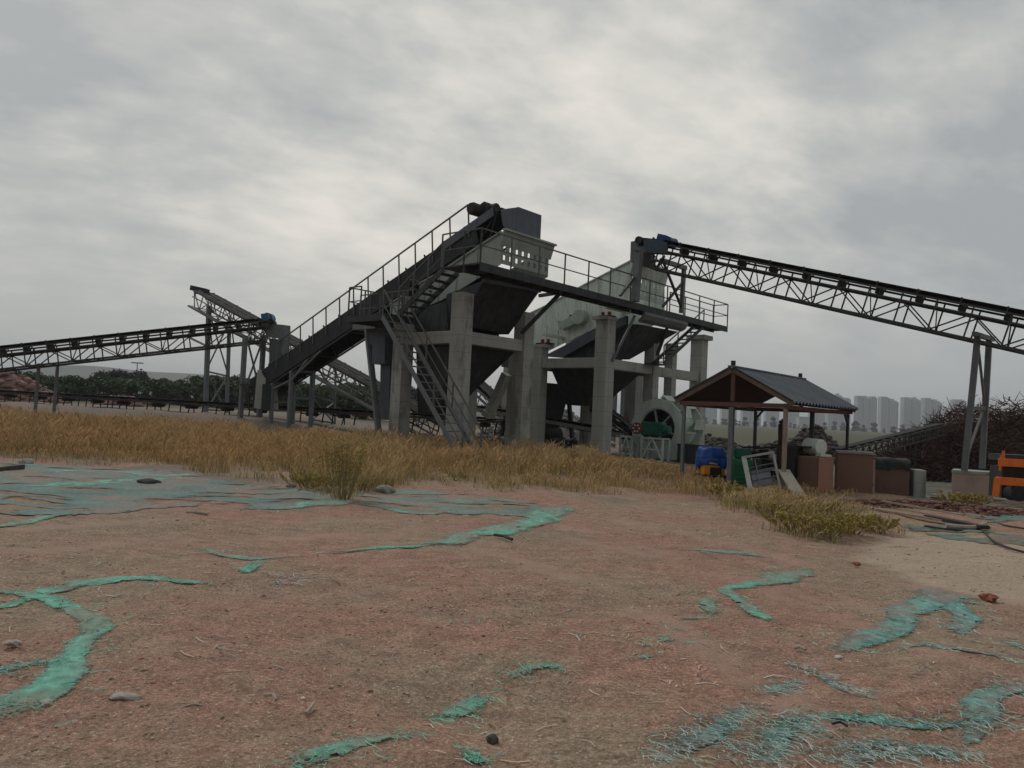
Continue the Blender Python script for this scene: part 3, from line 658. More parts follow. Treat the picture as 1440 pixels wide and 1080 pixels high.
vv = FU(727, 291, 1.45)[0]; zt = FU(727, 291, 1.45)[1]; zb = zt-1.15
m = MB(); pts = [L(1.45, vv-.02, zt), L(2.8, vv-.02, zt), L(2.8, vv-.02, zb), L(2.66, vv-.02, zb-.10), L(2.5, vv-.02, zb+.18), L(2.3, vv-.02, zb+.36), L(2.1, vv-.02, zb), L(1.98, vv-.02, zb), L(1.75, vv-.02, zb+.3), L(1.6, vv-.02, zb), L(1.45, vv-.02, zb)]
m.prism(pts, -VE*.03); mesh('chute_front', m, steel_blue, C1)

# left conveyor running down to the left edge
LA = P(383, 452, 39.3); LB0 = P(0, 493, 38.0); LB = LA.lerp(LB0, 1.55)
LC = conveyor('belt_conveyor', 'long grey lattice conveyor running gently down to the left edge', LA, LB, 1.0, .98, truss_grey, bay=1.05, idler_step=1.1, motor=(.25, 1, steel_blue_m, .27), lw=.075, gap=.27)
for px0, d0, yt, yb in ((66, 38.9, 512, 566), (345, 38.6, 472, 580), (371, 39.6, 472, 580)):
    a = P(px0, yt, d0)
    m = MB(); 
    if px0 == 66:
        for dx in (-.18, .25):
            q = a+Vector((dx, dx*2, 0)); z0 = gz(q.x, q.y); m.bar(q, (q.x-.03, q.y, z0-.1), .13)
        m.bar(a+Vector((-.18, 0, -.9)), a+Vector((.25, .4, -.9)), .09)
    else:
        for dx in (0,):
            z0 = gz(a.x, a.y); m.bar(a, (a.x, a.y, z0-.1), .2)
    mesh('leg', m, steel_grey, LC)
a = P(347, 474, 38.6); b = P(371, 474, 39.6); zz0 = 1.2
m = MB(); m.bar(a, (b.x, b.y, 2.1), .07); m.bar(b, (a.x, a.y, 2.1), .07); m.bar((a.x, a.y, 2.1), (b.x, b.y, 2.1), .14)
mesh('brace', m, steel_grey, LC)
# transfer chute between left conveyor and the main conveyor tail
CH = thing('transfer_chute', 'grey boxy transfer chute under the blue motor, dropping onto the black conveyor', 'chute', (P(386, 575, 39.6).x, 39.6, .9))
def pxprism(px, d, depth, dirv=None):
    q = [P(x, y, d) for x, y in px]; m = MB(); m.prism(q, (dirv or Vector((0.1, 1, 0)))*depth); return m
mesh('chute_head', pxprism([(361, 453), (400, 457), (400, 477), (374, 474), (373, 461), (361, 459)], 39.0, .35, UE), steel_grey, CH)
mesh('chute_body', pxprism([(379, 476), (397, 477.5), (395, 512), (378, 520)], 39.1, 1.0), mat('chute_steel', (.10, .105, .115), (.075, .08, .088), 3, .6), CH)
t = thing('tail_support', 'dark concrete and steel footing under the lower end of the black conveyor', 'footing', L(2, FU(380, 575, 2)[0], 0))
mesh('pier', pxprism([(362, 520), (379, 538), (380, 576), (357, 574)], 37.6, 1.0), concrete, t)
mesh('plate_leg', pxprism([(369, 540), (381, 542), (380, 577), (367, 576)], 37.2, .25), steel_dark, t)
m = MB(); a = P(338, 541, 38.4); b = P(366, 543, 38.4); m.bar(a, b, .10); m.bar(P(350, 540, 38.4), P(350, 576, 38.4), .06); m.bar(P(357, 540, 38.4), P(357, 576, 38.4), .06)
for y in (549, 558, 567): m.bar(P(350, y, 38.4), P(357, y, 38.4), .04)
mesh('ladder', m, truss_grey, t)

# pale conveyor behind, high end left, running down behind the frame
QA = P(283, 410, 48.5); QB = P(628, 596, 38.0)
QC = conveyor('belt_conveyor', 'pale lattice conveyor with its high end left, passing down behind the black conveyor', QA, QB, 1.0, .98, truss_pale, bay=1.0, idler_step=1.2, lw=.075)
m = MB(); a = P(270, 405, 48.3); b = P(292, 410, 48.2); m.bar(a, b, .5, .3); mesh('head_frame', m, steel_dark, QC)
qd = (QB-QA).normalized(); qs = qd.cross(Vector((0, 0, 1))).normalized(); qn = qs.cross(qd).normalized()
qn = qn if qn.z > 0 else -qn; qs = qs if qs.y < 0 else -qs
m = MB(); m.bar(QA+qs*.56+qn*.08+qd*.5, QB+qs*.56+qn*.08, .03, .20, qn); mesh('cover_strip', m, truss_pale, QC)
m = MB(); m.bar(QA+qs*.62-qn*1.0+qd*.2, QB+qs*.62-qn*1.0, .34, .10, qn); mesh('walk_plate', m, truss_pale, QC)
for i, (x0, x1, yt, yb, d) in enumerate(((293, 323, 430, 578, 47.5), (438, 472, 495, 590, 42.5))):
    m = MB(); a = P(x0+1, yt, d); b = P(x1, yt+ (15 if i == 0 else 20), d+1.2); a0_ = Vector((P(x0-4 if i == 0 else x0-1, 575, d).x, a.y, gz(a.x, a.y))); b0_ = Vector((P(x1-4 if i == 0 else x1, 575, d+1.2).x, b.y, gz(b.x, b.y)))
    w_ = .24 if i == 0 else .12
    m.bar(a, a0_, w_); m.bar(b, b0_, w_*.75)
    for f0, f1 in ((.05, .60), (.62, 1)): m.bar(a.lerp(a0_, f0), b.lerp(b0_, f1), .07); m.bar(b.lerp(b0_, f0), a.lerp(a0_, f1), .07)
    m.bar(a.lerp(a0_, .62), b.lerp(b0_, .62), .09); m.bar(a.lerp(a0_, .98), b.lerp(b0_, .98), .09)
    mesh('leg_frame', m, steel_grey, QC)

# low belt along the ground, left edge to behind the frame
KA = P(-120, 545, 56); KB = P(712, 594, 35.2)
KC = conveyor('ground_belt', 'low black belt on short stands running along the back of the dry grass', KA, KB, .95, 0, mat('dark_rusty_rail', (.075, .045, .04), (.04, .03, .03), 4, .9), idler_step=1.6, lw=.045)
sm = MB()
for sg in (-1, 1):
    dv = (KB-KA).normalized(); sv = dv.cross(Vector((0, 0, 1))).normalized()
    sm.bar(sv*(sg*.45), sv*(sg*.5)-Vector((0, 0, .62)), .05)
    sm.bar(sv*(sg*.45)+dv*.75, sv*(sg*.5)-Vector((0, 0, .62))+dv*.6, .05)
sm.bar(-sv*.47-Vector((0, 0, .15)), sv*.47-Vector((0, 0, .15)), .05); sm.tube(dv*.35-sv*.4-Vector((0, 0, .17)), dv*.35+sv*.4-Vector((0, 0, .17)), .11, n=8)
first = None
for i in range(17):
    p = KA.lerp(KB, .06+.92*i/16)
    if first is None: first = mesh('stand', sm, black_metal, None); o = first
    else: o = first.copy(); COL.objects.link(o)
    o.parent = KC; o.location = p-WO[KC.name]+dv*random.uniform(-.5, .5)

# ------------------------------------------------------------------ concrete frames
def column(mb, u, v, z1, s=.52, z0=None):
    z0 = gL(u, v)-.4 if z0 is None else z0; mb.lbox(u-s/2, u+s/2, v-s/2, v+s/2, z0, z1)
F1 = thing('screen_support', 'left concrete post and beam frame carrying the first screen', 'frame', L(1.8, 1.5, .15), 'concrete frames under the screens')
for (u, v, z) in ((0, 0, 5.85), (0, 3.05, 5.25), (3.42, 0, 5.6), (3.62, 3.05, 4.9), (5.1, 1.7, 4.4)):
    m = MB(); column(m, u, v, z, .56); mesh('column', m, concrete, F1, bevel=.015)
for (u0, u1, v0, v1) in ((.281, 3.139, -.2, .2), (-.2, .2, .281, 2.769), (3.24, 3.64, .281, 2.769), (.281, 3.339, 2.85, 3.25)):
    m = MB(); m.lbox(u0, u1, v0, v1, 4.08, 4.52); mesh('beam', m, concrete, F1, bevel=.015)
F2 = thing('screen_support', 'right concrete post and beam frame carrying the second screen', 'frame', L(11, .5, .15), 'concrete frames under the screens')
for (u, v, z, s) in ((7.2, -1.2, 5.72, .60), (7.2, 2.2, 4.65, .5), (10.95, -1.2, 5.2, .5), (12.65, -1.2, 5.3, .42), (15.4, -1.2, 5.75, .62), (10.95, 2.2, 4.4, .5), (15.2, 2.0, 4.4, .62), (12.4, .6, 4.3, .6), (8.9, 5.4, 4.2, .5)):
    m = MB(); column(m, u, v, z, s); mesh('column', m, concrete, F2, bevel=.015)
for (u0, u1, v0, v1, z) in ((7.505, 10.695, -1.4, -1.0, 4.15), (11.205, 15.085, -1.4, -1.0, 4.12), (7.0, 7.4, -.895, 1.945, 4.17), (10.75, 11.15, -.945, 1.945, 4.1), (7.455, 10.695, 2.0, 2.4, 4.1)):
    m = MB(); m.lbox(u0, u1, v0, v1, z-.42, z); mesh('beam', m, concrete, F2, bevel=.015)
m = MB(); m.lbox(7.2-.42, 7.2+.33, -1.2-.33, -1.2+.42, 5.72, 5.86); mesh('cap', m, concrete, F2)
m = MB(); m.lbox(15.4-.48, 15.4+.48, -1.2-.48, -1.2+.48, 5.75, 5.97); mesh('cap', m, concrete, F2, bevel=.02)
m = MB(); m.lbox(7.2-.27, 7.2+.40, 2.2-.45, 2.2+.3, 4.65, 4.80); mesh('cap', m, concrete, F2)

# ------------------------------------------------------------------ vibrating screens
def screen(label, u0, u1, top, bot, pm, deck, holes, vend):
    t = thing('vibrating_screen', label, 'screen', L((u0+u1)/2, (top[0][0]+top[-1][0])/2, 5.0), 'vibrating screens on the concrete frames')
    out = top+bot[::-1]
    for u, sg in ((u0, 1), (u1, -1)):
        m = MB(); m.prism([L(u, v, z) for v, z in out], UE*(sg*.03))
        m2 = m
        for a, b in zip(top, top[1:]): m2.bar(L(u-.02*sg, *a), L(u-.02*sg, *b), .10, .05)
        mesh('side_plate', m2, pm, t)
    for i in range(1, 7):
        rb = MB()
        f = i/7
        def at(seg):
            n = len(seg)-1; x = f*n; k = min(int(x), n-1); r = x-k; return (seg[k][0]*(1-r)+seg[k+1][0]*r, seg[k][1]*(1-r)+seg[k+1][1]*r)
        a, b = at(top), at(bot); rb.bar(L(u0-.012, *a), L(u0-.012, *b), .05, .05); mesh('side_rib', rb, pm, t)
    for (k0, k1) in deck:
        m = MB(); m.hexa([L(u0+.04, *k0), L(u1-.04, *k0), L(u1-.04, *k1), L(u0+.04, *k1)] + [L(u0+.04, k0[0], k0[1]+.05), L(u1-.04, k0[0], k0[1]+.05), L(u1-.04, k1[0], k1[1]+.05), L(u0+.04, k1[0], k1[1]+.05)])
        mesh('deck', m, steel_dark, t)
    # perforated end plate: strips round two rows of slots
    zt, zb = holes; m = MB(); w = u1-u0; v = vend
    def strip(a, b, c, d): m.lbox(u0+a*w, u0+b*w, v-.02, v+.02, c, d)
    hz = zt-zb
    for (c, d) in ((.60, 1.0), (.29, .42), (.0, .13)): strip(0.011, .989, zb+hz*c, zb+hz*d)
    n = 8
    for (c, d) in ((.42, .60), (.13, .29)):
        for i in range(n+1):
            a = i/n; strip(max(.011, a-.034), min(.989, a+.034), zb+hz*c+.002, zb+hz*d-.002)
    hd = MB(); hd.prism([L(u0-.08, v-.20, zt+.02), L(u0-.08, v-.17, zt-.06), L(u0-.08, v-.03, zt-hz*.44), L(u0-.08, v-.03, zt-hz*.30), L(u0-.08, v-.03, zt-.04)], UE*(w+.16)); mesh('end_hood', hd, pm, t)
    # folded lip
    m.bar(L(u0-.12, v-.20, zt+.05), L(u1+.12, v-.20, zt+.05), .14, .07)
    mesh('end_plate', m, pm, t)
    return t
u = .75
def outline(u, pts): return [FU(x, y, u) for x, y in pts]
T1 = outline(u, [(706, 326), (659, 357), (622, 382), (594, 397), (574, 411), (549, 428)])
B1 = [(T1[0][0], T1[0][1]-1.15), (T1[1][0], T1[1][1]-1.15), (T1[2][0], T1[2][1]-1.1), (T1[3][0], T1[3][1]-1.0), (T1[4][0], T1[4][1]-.8), (T1[5][0], T1[5][1]-.45)]
ve = T1[0][0]
S1 = screen('upper left vibrating screen with pale grey green sides under the black conveyor head', u, 3.45, T1, B1, plate_pale,
            [((T1[1][0], T1[1][1]-.7), (T1[5][0], T1[5][1]-.3)), ], (T1[0][1], T1[0][1]-1.12), ve)
u = 8.55
T2 = outline(u, [(887, 367), (821, 401), (796, 415), (770, 429), (747, 440), (745, 462)])
B2 = outline(u, [(887, 440), (834, 463), (812, 474), (790, 484), (766, 496), (744, 498)])
S2 = screen('right vibrating screen with large mint green side plate behind the raised walkway', u, 11.4, T2, B2, plate_green,
            [((T2[1][0], T2[1][1]-.8), (T2[4][0], T2[4][1]-.8))], (T2[0][1], T2[0][1]-1.5), T2[0][0])
# exciter on the mint side plate
def LU(u, px, py): v, z = FU(px, py, u); return L(u, v, z)
a = LU(8.5, 795, 458); b = LU(8.5, 819, 447)
m = MB(); m.tube(b-UE*.34, b+UE*.02, .34, n=20); m.tube(a-UE*.28, a+UE*.02, .21, n=16); m.bar(a-UE*.14, b-UE*.14, .24, .42)
ex = mesh('exciter', m, mat('exciter_shaded_mint', (.36, .43, .38), (.29, .35, .31), 3, .5, 0, .1, 20), S2, bevel=.02)  # darker mint than the side plate, standing in for the exciter's shading
m = MB()
for i in range(8): t_ = i*math.pi/4; q = b-UE*.31+VE*(.2*math.cos(t_))+Vector((0, 0, .2*math.sin(t_))); m.tube(q, q-UE*.02, .022, n=6)
m.tube(LU(8.5, 806, 446)-UE*.2, LU(8.5, 806, 446), .09, n=12); m.tube(LU(8.5, 791, 455)-UE*.2, LU(8.5, 791, 455), .09, n=12)
mesh('bolt_ring', m, steel_dark, ex)
m = MB()
for x0, y0, x1, y1 in ((768, 457, 767, 494), (784, 450, 784, 485), (824, 428, 824, 466)): m.bar(LU(8.52, x0, y0), LU(8.52, x1, y1), .07, .05)
mesh('stiffener', m, plate_green, S2)
# side beam the second screen sits on
m = MB(); m.prism([LU(8.42, x, y) for x, y in ((764, 501), (832, 466), (880, 444), (880, 456), (832, 479), (790, 503))], UE*.2)
m.prism([LU(11.6, x, y) for x, y in ((794, 501), (862, 466), (900, 448), (900, 458), (862, 479), (820, 503))], UE*.2)
mesh('base_beam', m, steel_blue, S2)
# red spring mounts
def mount(t, u, v, z):
    m = MB()
    for dv in (-.16, .16):
        c = L(u, v+dv, z); m.tube(c, c+Vector((0, 0, .17)), .06, n=12)
    for dv in (-.16, .16):
        for k in range(3): c = L(u, v+dv, z+.02+k*.05); m.tube(c, c+Vector((0, 0, .025)), .085, n=12)
    o = mesh('spring_mount', m, red_paint, t); m = MB(); m.lbox(u-.22, u+.22, v-.36, v+.36, z-.06, z-.002); mesh('mount_plate', m, black_metal, o)
mount(S2, 7.25, -1.15, 5.92); mount(S2, 7.25, 2.0, 4.87)
for (u_, v_, z_) in ((7.25, -1.15, 6.24), (7.25, 2.0, 5.19)):
    m = MB(); m.lbox(u_-.1, 8.5, v_-.1, v_+.1, z_, z_+.1); mesh('mount_bracket', m, plate_green, S2)
# drive motor on screen one
c = LU(.7, 582, 403); m = MB(); m.tube(c-UE*.45, c+UE*.3, .26, n=14); m.lbox(.2, 1.2, FU(582, 403, .7)[0]-.3, FU(582, 403, .7)[0]+.3, FU(582, 403, .7)[1]-.36, FU(582, 403, .7)[1]-.27)
mesh('drive_motor', m, black_metal, S1)
c = LU(.72, 608, 403); m = MB(); m.tube(c-UE*.06, c, .05, n=8); m.tube(LU(.72, 606, 410)-UE*.06, LU(.72, 606, 410), .04, n=8)
for x, y in ((601, 406), (612, 413), (607, 418)): m.tube(LU(.72, x, y)-UE*.05, LU(.72, x, y), .035, n=8)
mesh('bolt_ring', m, black_metal, S1)

# ------------------------------------------------------------------ hoppers
def frustum(m, t, b): m.hexa([L(*p) for p in b]+[L(*p) for p in t])
H1 = thing('steel_hopper', 'big dark steel hopper under the first screen, between the concrete columns', 'hopper', L(2, .8, 4.6), 'dark hoppers under the screens')
m = MB()
v0 = -.62
frustum(m, [(.32, v0, 6.30), (3.52, v0, 6.45), (3.45, 1.2, 6.1), (.35, 1.2, 5.95)], [(.40, .33, 4.78), (2.9, .33, 4.72), (2.9, 1.4, 4.75), (.40, 1.4, 4.72)])
mesh('front_bin', m, steel_dark, H1)
m = MB(); frustum(m, [(.33, 1.21, 5.7), (3.3, 1.21, 5.7), (3.3, 4.0, 5.25), (.33, 4.0, 5.25)], [(.33, .9, 4.2), (3.0, .9, 4.2), (3.0, 2.7, 4.3), (.33, 2.7, 4.3)]); mesh('rear_bin', m, steel_dark, H1)
m = MB(); frustum(m, [(.33, .35, 4.07), (3.3, .35, 4.07), (3.3, 2.7, 4.07), (.33, 2.7, 4.07)], [(.6, 1.9, 1.6), (1.6, 1.9, 1.6), (1.6, 2.7, 1.5), (.6, 2.7, 1.5)]); mesh('lower_bin', m, steel_dark, H1)
m = MB(); m.bar(L(3.5, v0-.02, 6.43), L(.3, v0-.02, 6.30), .1, .14); mesh('rim', m, steel_dark, H1)
H2 = thing('steel_hopper', 'dark steel hopper with a grey curved lip under the second screen', 'hopper', L(9.5, .2, 4.3), 'dark hoppers under the screens')
m = MB(); v0 = -1.9
frustum(m, [(8.75, -1.85, 5.72), (12.1, -1.85, 5.78), (12.1, -.3, 5.8), (8.75, -.3, 5.8)], [(8.75, -.95, 4.25), (9.5, -.95, 4.3), (9.5, -.3, 4.3), (8.75, -.3, 4.25)])
mesh('front_bin', m, steel_dark, H2)
m = MB(); vv, z_ = -1.95, 6.1
pr = [(-1.95, 6.45), (-2.15, 6.30), (-2.2, 6.1), (-2.1, 5.92), (-1.9, 5.8), (-1.85, 5.88), (-2.0, 6.0), (-2.08, 6.12), (-2.05, 6.26), (-1.9, 6.38)]
m.prism([L(8.6, a, b) for a, b in pr], UE*3.7); mesh('lip', m, steel_grey, H2, smooth=False)
m = MB(); frustum(m, [(7.46, -.9, 4.0), (11.0, -.9, 4.0), (11.0, 1.94, 4.0), (7.46, 1.94, 4.0)], [(8.6, .6, 2.2), (9.8, .6, 2.2), (9.8, 1.7, 2.2), (8.6, 1.7, 2.2)]); mesh('lower_bin', m, steel_dark, H2)
m = MB(); m.prism([LU(8.66, *p) for p in ((790, 503), (832, 478), (850, 470), (850, 503))], UE*1.4); mesh('under_pan', m, steel_dark, H2)
# lower left discharge chute of screen one
D1 = thing('discharge_chute', 'slate grey discharge chute hanging at the low end of the first screen', 'chute', L(.9, 4.6, 2))
m = MB(); m.prism([LU(.0, *p) for p in ((514, 455), (541, 455), (541, 512), (523, 512), (523, 485), (514, 484))], UE*1.2); mesh('chute_box', m, steel_blue, D1, bevel=.02)
m = MB(); m.prism([LU(.3, *p) for p in ((541, 458), (549, 460), (547, 590), (534, 590), (535, 512), (541, 512))], UE*.9); mesh('chute_leg', m, steel_blue, D1)
D2 = thing('discharge_chute', 'slate grey stepped chute hanging behind the middle concrete column', 'chute', L(5.2, 1.4, 3))
m = MB(); m.prism([LU(5.0, *p) for p in ((694, 492), (716, 492), (716, 516), (705, 516), (705, 511), (695, 511))], UE*.8); mesh('chute_box', m, steel_blue, D2)
t = thing('inclined_strut', 'pale grey inclined strut leaning behind the middle concrete column', 'strut', L(4.5, 2.0, .5))
m = MB(); m.bar(LU(4.6, 713, 526), LU(4.6, 689, 579), .38, .30); mesh('strut', m, concrete, t); 
m = MB(); m.bar(LU(4.6, 689, 579), LU(4.6, 686, 586), .5, .38); mesh('foot', m, concrete, t)

# ------------------------------------------------------------------ walkway with rails
WZ = 6.50; WV0, WV1 = -2.15, -1.40
WK = thing('steel_walkway', 'long raised steel walkway with hand rails passing in front of both screens', 'walkway', L(7, -1.8, 0))
m = MB(); u0, u1 = -1.45, 16.4
m.lbox(u0, u1, WV0+.05, WV1, WZ-.05, WZ); mesh('deck', m, steel_dark, WK)
m = MB()
for v in (WV0, WV1-.02): m.lbox(u0, u1, v-.03, v+.03, WZ-.27, WZ-.002)
k = u0+.4
while k < u1: m.lbox(k, k+.08, WV0+.031, WV1-.051, WZ-.25, WZ-.06); k += 1.0
mesh('edge_beam', m, steel_dark, WK)
def railing(name, par, pts, h, step, extra=(.5,), r=.042, ends=True):
    m = MB(); up = Vector((0, 0, 1))
    for a, b in zip(pts, pts[1:]):
        a = Vector(a); b = Vector(b); n = max(1, round((b-a).length/step))
        for i in range(n+1): p = a.lerp(b, i/n); m.bar(p, p+up*h, r, r)
        m.bar(a+up*h, b+up*h, r, r)
        for e in extra: m.bar(a+up*h*e, b+up*h*e, r*.8, r*.8)
    return mesh(name, m, rail_grey, par)
railing('railing', WK, [L(-1.45, -1.4, WZ), L(-1.45, WV0, WZ), L(16.4, WV0, WZ), L(16.4, WV1, WZ)], 1.1, 1.55)
railing('railing', WK, [L(16.35, WV1, WZ), L(12.0, WV1, WZ)], 1.1, 1.4)
m = MB(); m.lbox(-1.45, -.55, -1.395, -.35, WZ-.05, WZ-.003); mesh('landing', m, steel_dark, WK)
railing('railing', WK, [L(-1.45, -1.4, WZ), L(-1.45, -.35, WZ)], 1.1, .9)
# brackets
for i, (uc, vc, zc) in enumerate(((10.95, -1.46, 4.6),)):
    i = 1
    m = MB(); m.bar(L(uc, vc, zc), L(uc if i else uc+.2, WV0+.1, WZ-.3), .11); m.bar(L(uc, WV1+.9, WZ-.32), L(uc, WV0, WZ-.32), .12); mesh('bracket', m, steel_dark, WK)
m = MB(); m.bar(LU(3.7, 733, 470), LU(3.7, 737, 462), .1); mesh('gusset', m, steel_dark, WK)
def pv(px, py, v):
    q = ray(px, py); o = OX+VE*v; det = q.x*(-UE.y)+UE.x*q.y; k = (o.x*(-UE.y)+UE.x*o.y)/det
    return o + UE*((q.x*k-o.x)*UE.x+(q.y*k-o.y)*UE.y) + Vector((0, 0, EYE+q.z*k))
m = MB(); m.bar(pv(733, 469, -.34), pv(786, 414, -1.6), .13); mesh('diagonal_brace', m, steel_dark, WK)
m = MB(); m.bar(pv(861, 508, -1.55), pv(893, 444, -2.0), .09); mesh('diagonal_brace', m, steel_grey, WK)
m = MB(); m.bar(pv(758, 416, -.6), pv(790, 411, -1.5), .12); mesh('cross_arm', m, steel_grey, WK)
# upper stair: from the landing down along the side of screen one
def stair(par, A, B, across, width, steps, sm, rails=(1, 1), rh=.95, tread=.24, mids=True, strw=.2):
    A = Vector(A); B = Vector(B); c = across*width
    for k, o in (('stringer', Vector()), ('stringer', c)):
        m = MB(); m.bar(A+o, B+o, .05, strw); mesh(k, m, sm, par)
    hd = Vector((B.x-A.x, B.y-A.y, 0)).normalized()
    for i in range(steps):
        p = A.lerp(B, (i+.5)/steps); m = MB(); q0 = p-hd*tread/2+across*.028; q1 = p+hd*tread/2+across*.028; q2 = p+hd*tread/2+c-across*.028; q3 = p-hd*tread/2+c-across*.028
        m.hexa([q-Vector((0, 0, .035)) for q in (q0, q1, q2, q3)]+[q0, q1, q2, q3]); mesh('tread', m, sm, par)
    for sgn, o in zip(rails, (Vector(), c)):
        if not sgn: continue
        m = MB(); up = Vector((0, 0, rh)); n = 3
        for i in range(n+1): p = A.lerp(B, i/n)+o; m.bar(p, p+up, .042)
        m.bar(A+o+up, B+o+up, .045); 
        if mids: m.bar(A+o+up*.5, B+o+up*.5, .03)
        mesh('railing', m, rail_grey, par)
PZ = 5.0; PV0 = 1.15
ST = thing('steel_staircase', 'upper steel stair beside the pale side of the first screen, below the walkway', 'stair', L(-1.2, 1, PZ), 'steel stairs of the screening plant')
stair(ST, L(-1.35, -.33, WZ-.06), L(-1.35, 1.85, PZ+.02), UE, .72, 7, steel_dark, (1, 0), .95, .30)
# platform
PT = thing('steel_platform', 'small railed steel platform at the head of the long lower stair', 'platform', L(-1, 3, PZ-.1))
m = MB(); m.lbox(-1.9, -.45, 1.86, 4.0, PZ-.06, PZ); m.lbox(-.45, .5, 4.0, 5.2, PZ-.06, PZ-.003); mesh('deck', m, steel_dark, PT)
m = MB(); m.lbox(-1.95, -.40, 1.84, 1.90, PZ-.25, PZ-.062); m.lbox(-1.95, -1.89, 1.905, 4.05, PZ-.25, PZ-.062); m.lbox(-1.885, .5, 3.99, 4.05, PZ-.25, PZ-.062); mesh('edge_beam', m, steel_dark, PT)
railing('railing', PT, [L(-1.9, 4.0, PZ), L(-.45, 4.0, PZ), L(-.45, 5.2, PZ)], 1.05, .75)
railing('railing', PT, [L(-1.9, 4.0, PZ), L(-1.9, 3.3, PZ)], 1.05, .7)
railing('railing', PT, [L(-.5, 1.9, PZ), L(-.5, 3.9, PZ)], 1.05, .7)
railing('railing', PT, [L(-1.3, 1.9, PZ), L(-.5, 1.9, PZ)], 1.05, .4)
m = MB(); m.lbox(-.55, .45, 4.1, 5.5, PZ-.30, PZ-.1); mesh('cantilever_plate', m, steel_grey, PT)
for (u_, v_) in ((-.5, 4.7), (.1, 5.3)):
    m = MB(); g0 = gL(u_-.3, v_-1.2); m.bar(L(u_, v_, PZ-.3), L(u_-.1, v_-1.3, g0), .12); mesh('leg', m, steel_grey, PT)
# long lower stair down to the grass
ul = -2.1
a = FU(538, 446, ul); b = FU(626, 607, ul)
S3 = thing('steel_staircase', 'long lower steel stair from the railed platform down to the dry grass', 'stair', L(ul, b[0], .2), 'steel stairs of the screening plant')
vb = b[0] + (b[1]-.15)*(b[0]-a[0])/(a[1]-b[1])*1.0
stair(S3, L(ul, a[0], a[1]), L(ul, vb, .15), UE, .85, 18, steel_grey, (1, 1), .95, .22, True, .16)
print('lower stair', a, b, vb)
# ladder stair at the right end, under the walkway
a = L(14.1, -1.85, WZ-.27)
S4 = thing('steel_staircase', 'narrow black stair going down under the right end of the walkway', 'stair', L(11, -1.85, 4.2), 'steel stairs of the screening plant')
stair(S4, L(14.2, -2.0, WZ-.25), L(10.6, -2.0, 4.2), VE, .55, 10, steel_dark, (1, 0), .8, .22, False, .15)
m = MB(); m.lbox(9.9, 10.7, -2.1, -1.45, 4.12, 4.18); mesh('bottom_plate', m, steel_dark, S4)
# steel portal carrying the head of the right conveyor
PR = thing('steel_portal', 'grey steel portal on the walkway under the head of the long conveyor', 'portal', L(9.5, -2, WZ))
hv = -2.35
def pp(px, py, v=hv):
    q = ray(px, py); o = OX+VE*v; det = q.x*(-UE.y)+UE.x*q.y; k = (o.x*(-UE.y)+UE.x*o.y)/det
    return o + UE*((q.x*k-o.x)*UE.x+(q.y*k-o.y)*UE.y) + Vector((0, 0, EYE+q.z*k))
for (a, b, w_) in (((899, 352), (893, 424), .26), ((962, 376), (958, 440), .16)):
    m = MB(); m.bar(pp(*a), pp(*b), w_, w_, UE); mesh('post', m, steel_grey, PR)
m = MB(); m.bar(pp(893, 350), pp(912, 356), .12); mesh('beam', m, steel_grey, PR); m = MB(); m.bar(pp(930, 366), pp(964, 377), .18); mesh('beam', m, steel_grey, PR)
m = MB()
for a, b in (((932, 366), (960, 437)), ((961, 396), (932, 431)), ((892, 390), (872, 416)), ((918, 368), (932, 366)), ((925, 375), (934, 360))): m.bar(pp(*a), pp(*b), .09)
mesh('brace', m, steel_dark, PR)
# head chute and cover of the right conveyor
m = MB(); m.prism([LU(8.3, *p) for p in ((887, 340), (899, 337), (899, 366), (886, 368))], UE*1.25); mesh('head_chute', m, steel_grey, RC)
m = MB(); m.prism([LU(8.15, *p) for p in ((905, 338), (912, 335), (938, 341), (938, 356), (905, 356))], UE*.04); mesh('side_guard', m, mat('guard_blue', (.045, .065, .10), (.03, .05, .07), 3, .5), RC); m = MB(); m.prism([LU(9.5, *p) for p in ((930, 338), (940, 345), (938, 356), (912, 352))], UE*.04); mesh('side_guard', m, mat('guard_blue', (.045, .065, .10), (.03, .05, .07), 3, .5), RC)
m = MB(); m.prism([LU(8.2, *p) for p in ((888, 346), (925, 349), (925, 352), (888, 350))], UE*1.1); mesh('head_channel', m, steel_grey, RC)
m = MB(); c = LU(8.3, 901, 339); m.tube(c-UE*.2, c+UE*.4, .17, n=12); mesh('gearbox', m, black_metal, RC)

# ------------------------------------------------------------------ inside the plant: secondary belts, frames, heaps
conveyor('belt_conveyor', 'short dark conveyor sloping down to the right behind the tall middle column', LU(11.2, 796, 541), LU(11.2, 893, 607), .8, .22, truss_grey, idler_step=1.0)
conveyor('belt_conveyor', 'heaped conveyor sloping right in the gap between the first two columns', P(640, 512, 42), P(722, 585, 38), .95, .8, truss_pale, idler_step=1.0)
conveyor('ground_belt', 'pale topped low belt crossing behind the middle concrete column', P(655, 572, 36), P(880, 612, 33.5), .8, 0, truss_pale, idler_step=1.2)
def gantry():
    t = thing('steel_gantry', 'steel gantry with an orange beam seen between the right columns', 'gantry', P(877, 590, 52))
    for px in (866, 877, 889):
        m = MB(); a = P(px, 533, 52); m.bar(a, (a.x, a.y, 0), .22); mesh('post', m, steel_grey, t)
    m = MB(); m.bar(P(862, 544, 52.2), P(893, 544, 52.2), .3, .42); mesh('beam', m, mat('faded_orange', (.34, .14, .06), (.25, .1, .05), 2, .7), t)
    m = MB(); m.bar(P(862, 531, 52), P(893, 532, 52), .12); m.bar(P(866, 536, 52), P(893, 528, 54), .12); mesh('roof_rail', m, steel_grey, t)
gantry()
t = thing('crusher_body', 'dark boxy crusher standing on steel struts behind the tall middle column', 'crusher', L(9.3, 4, .3))
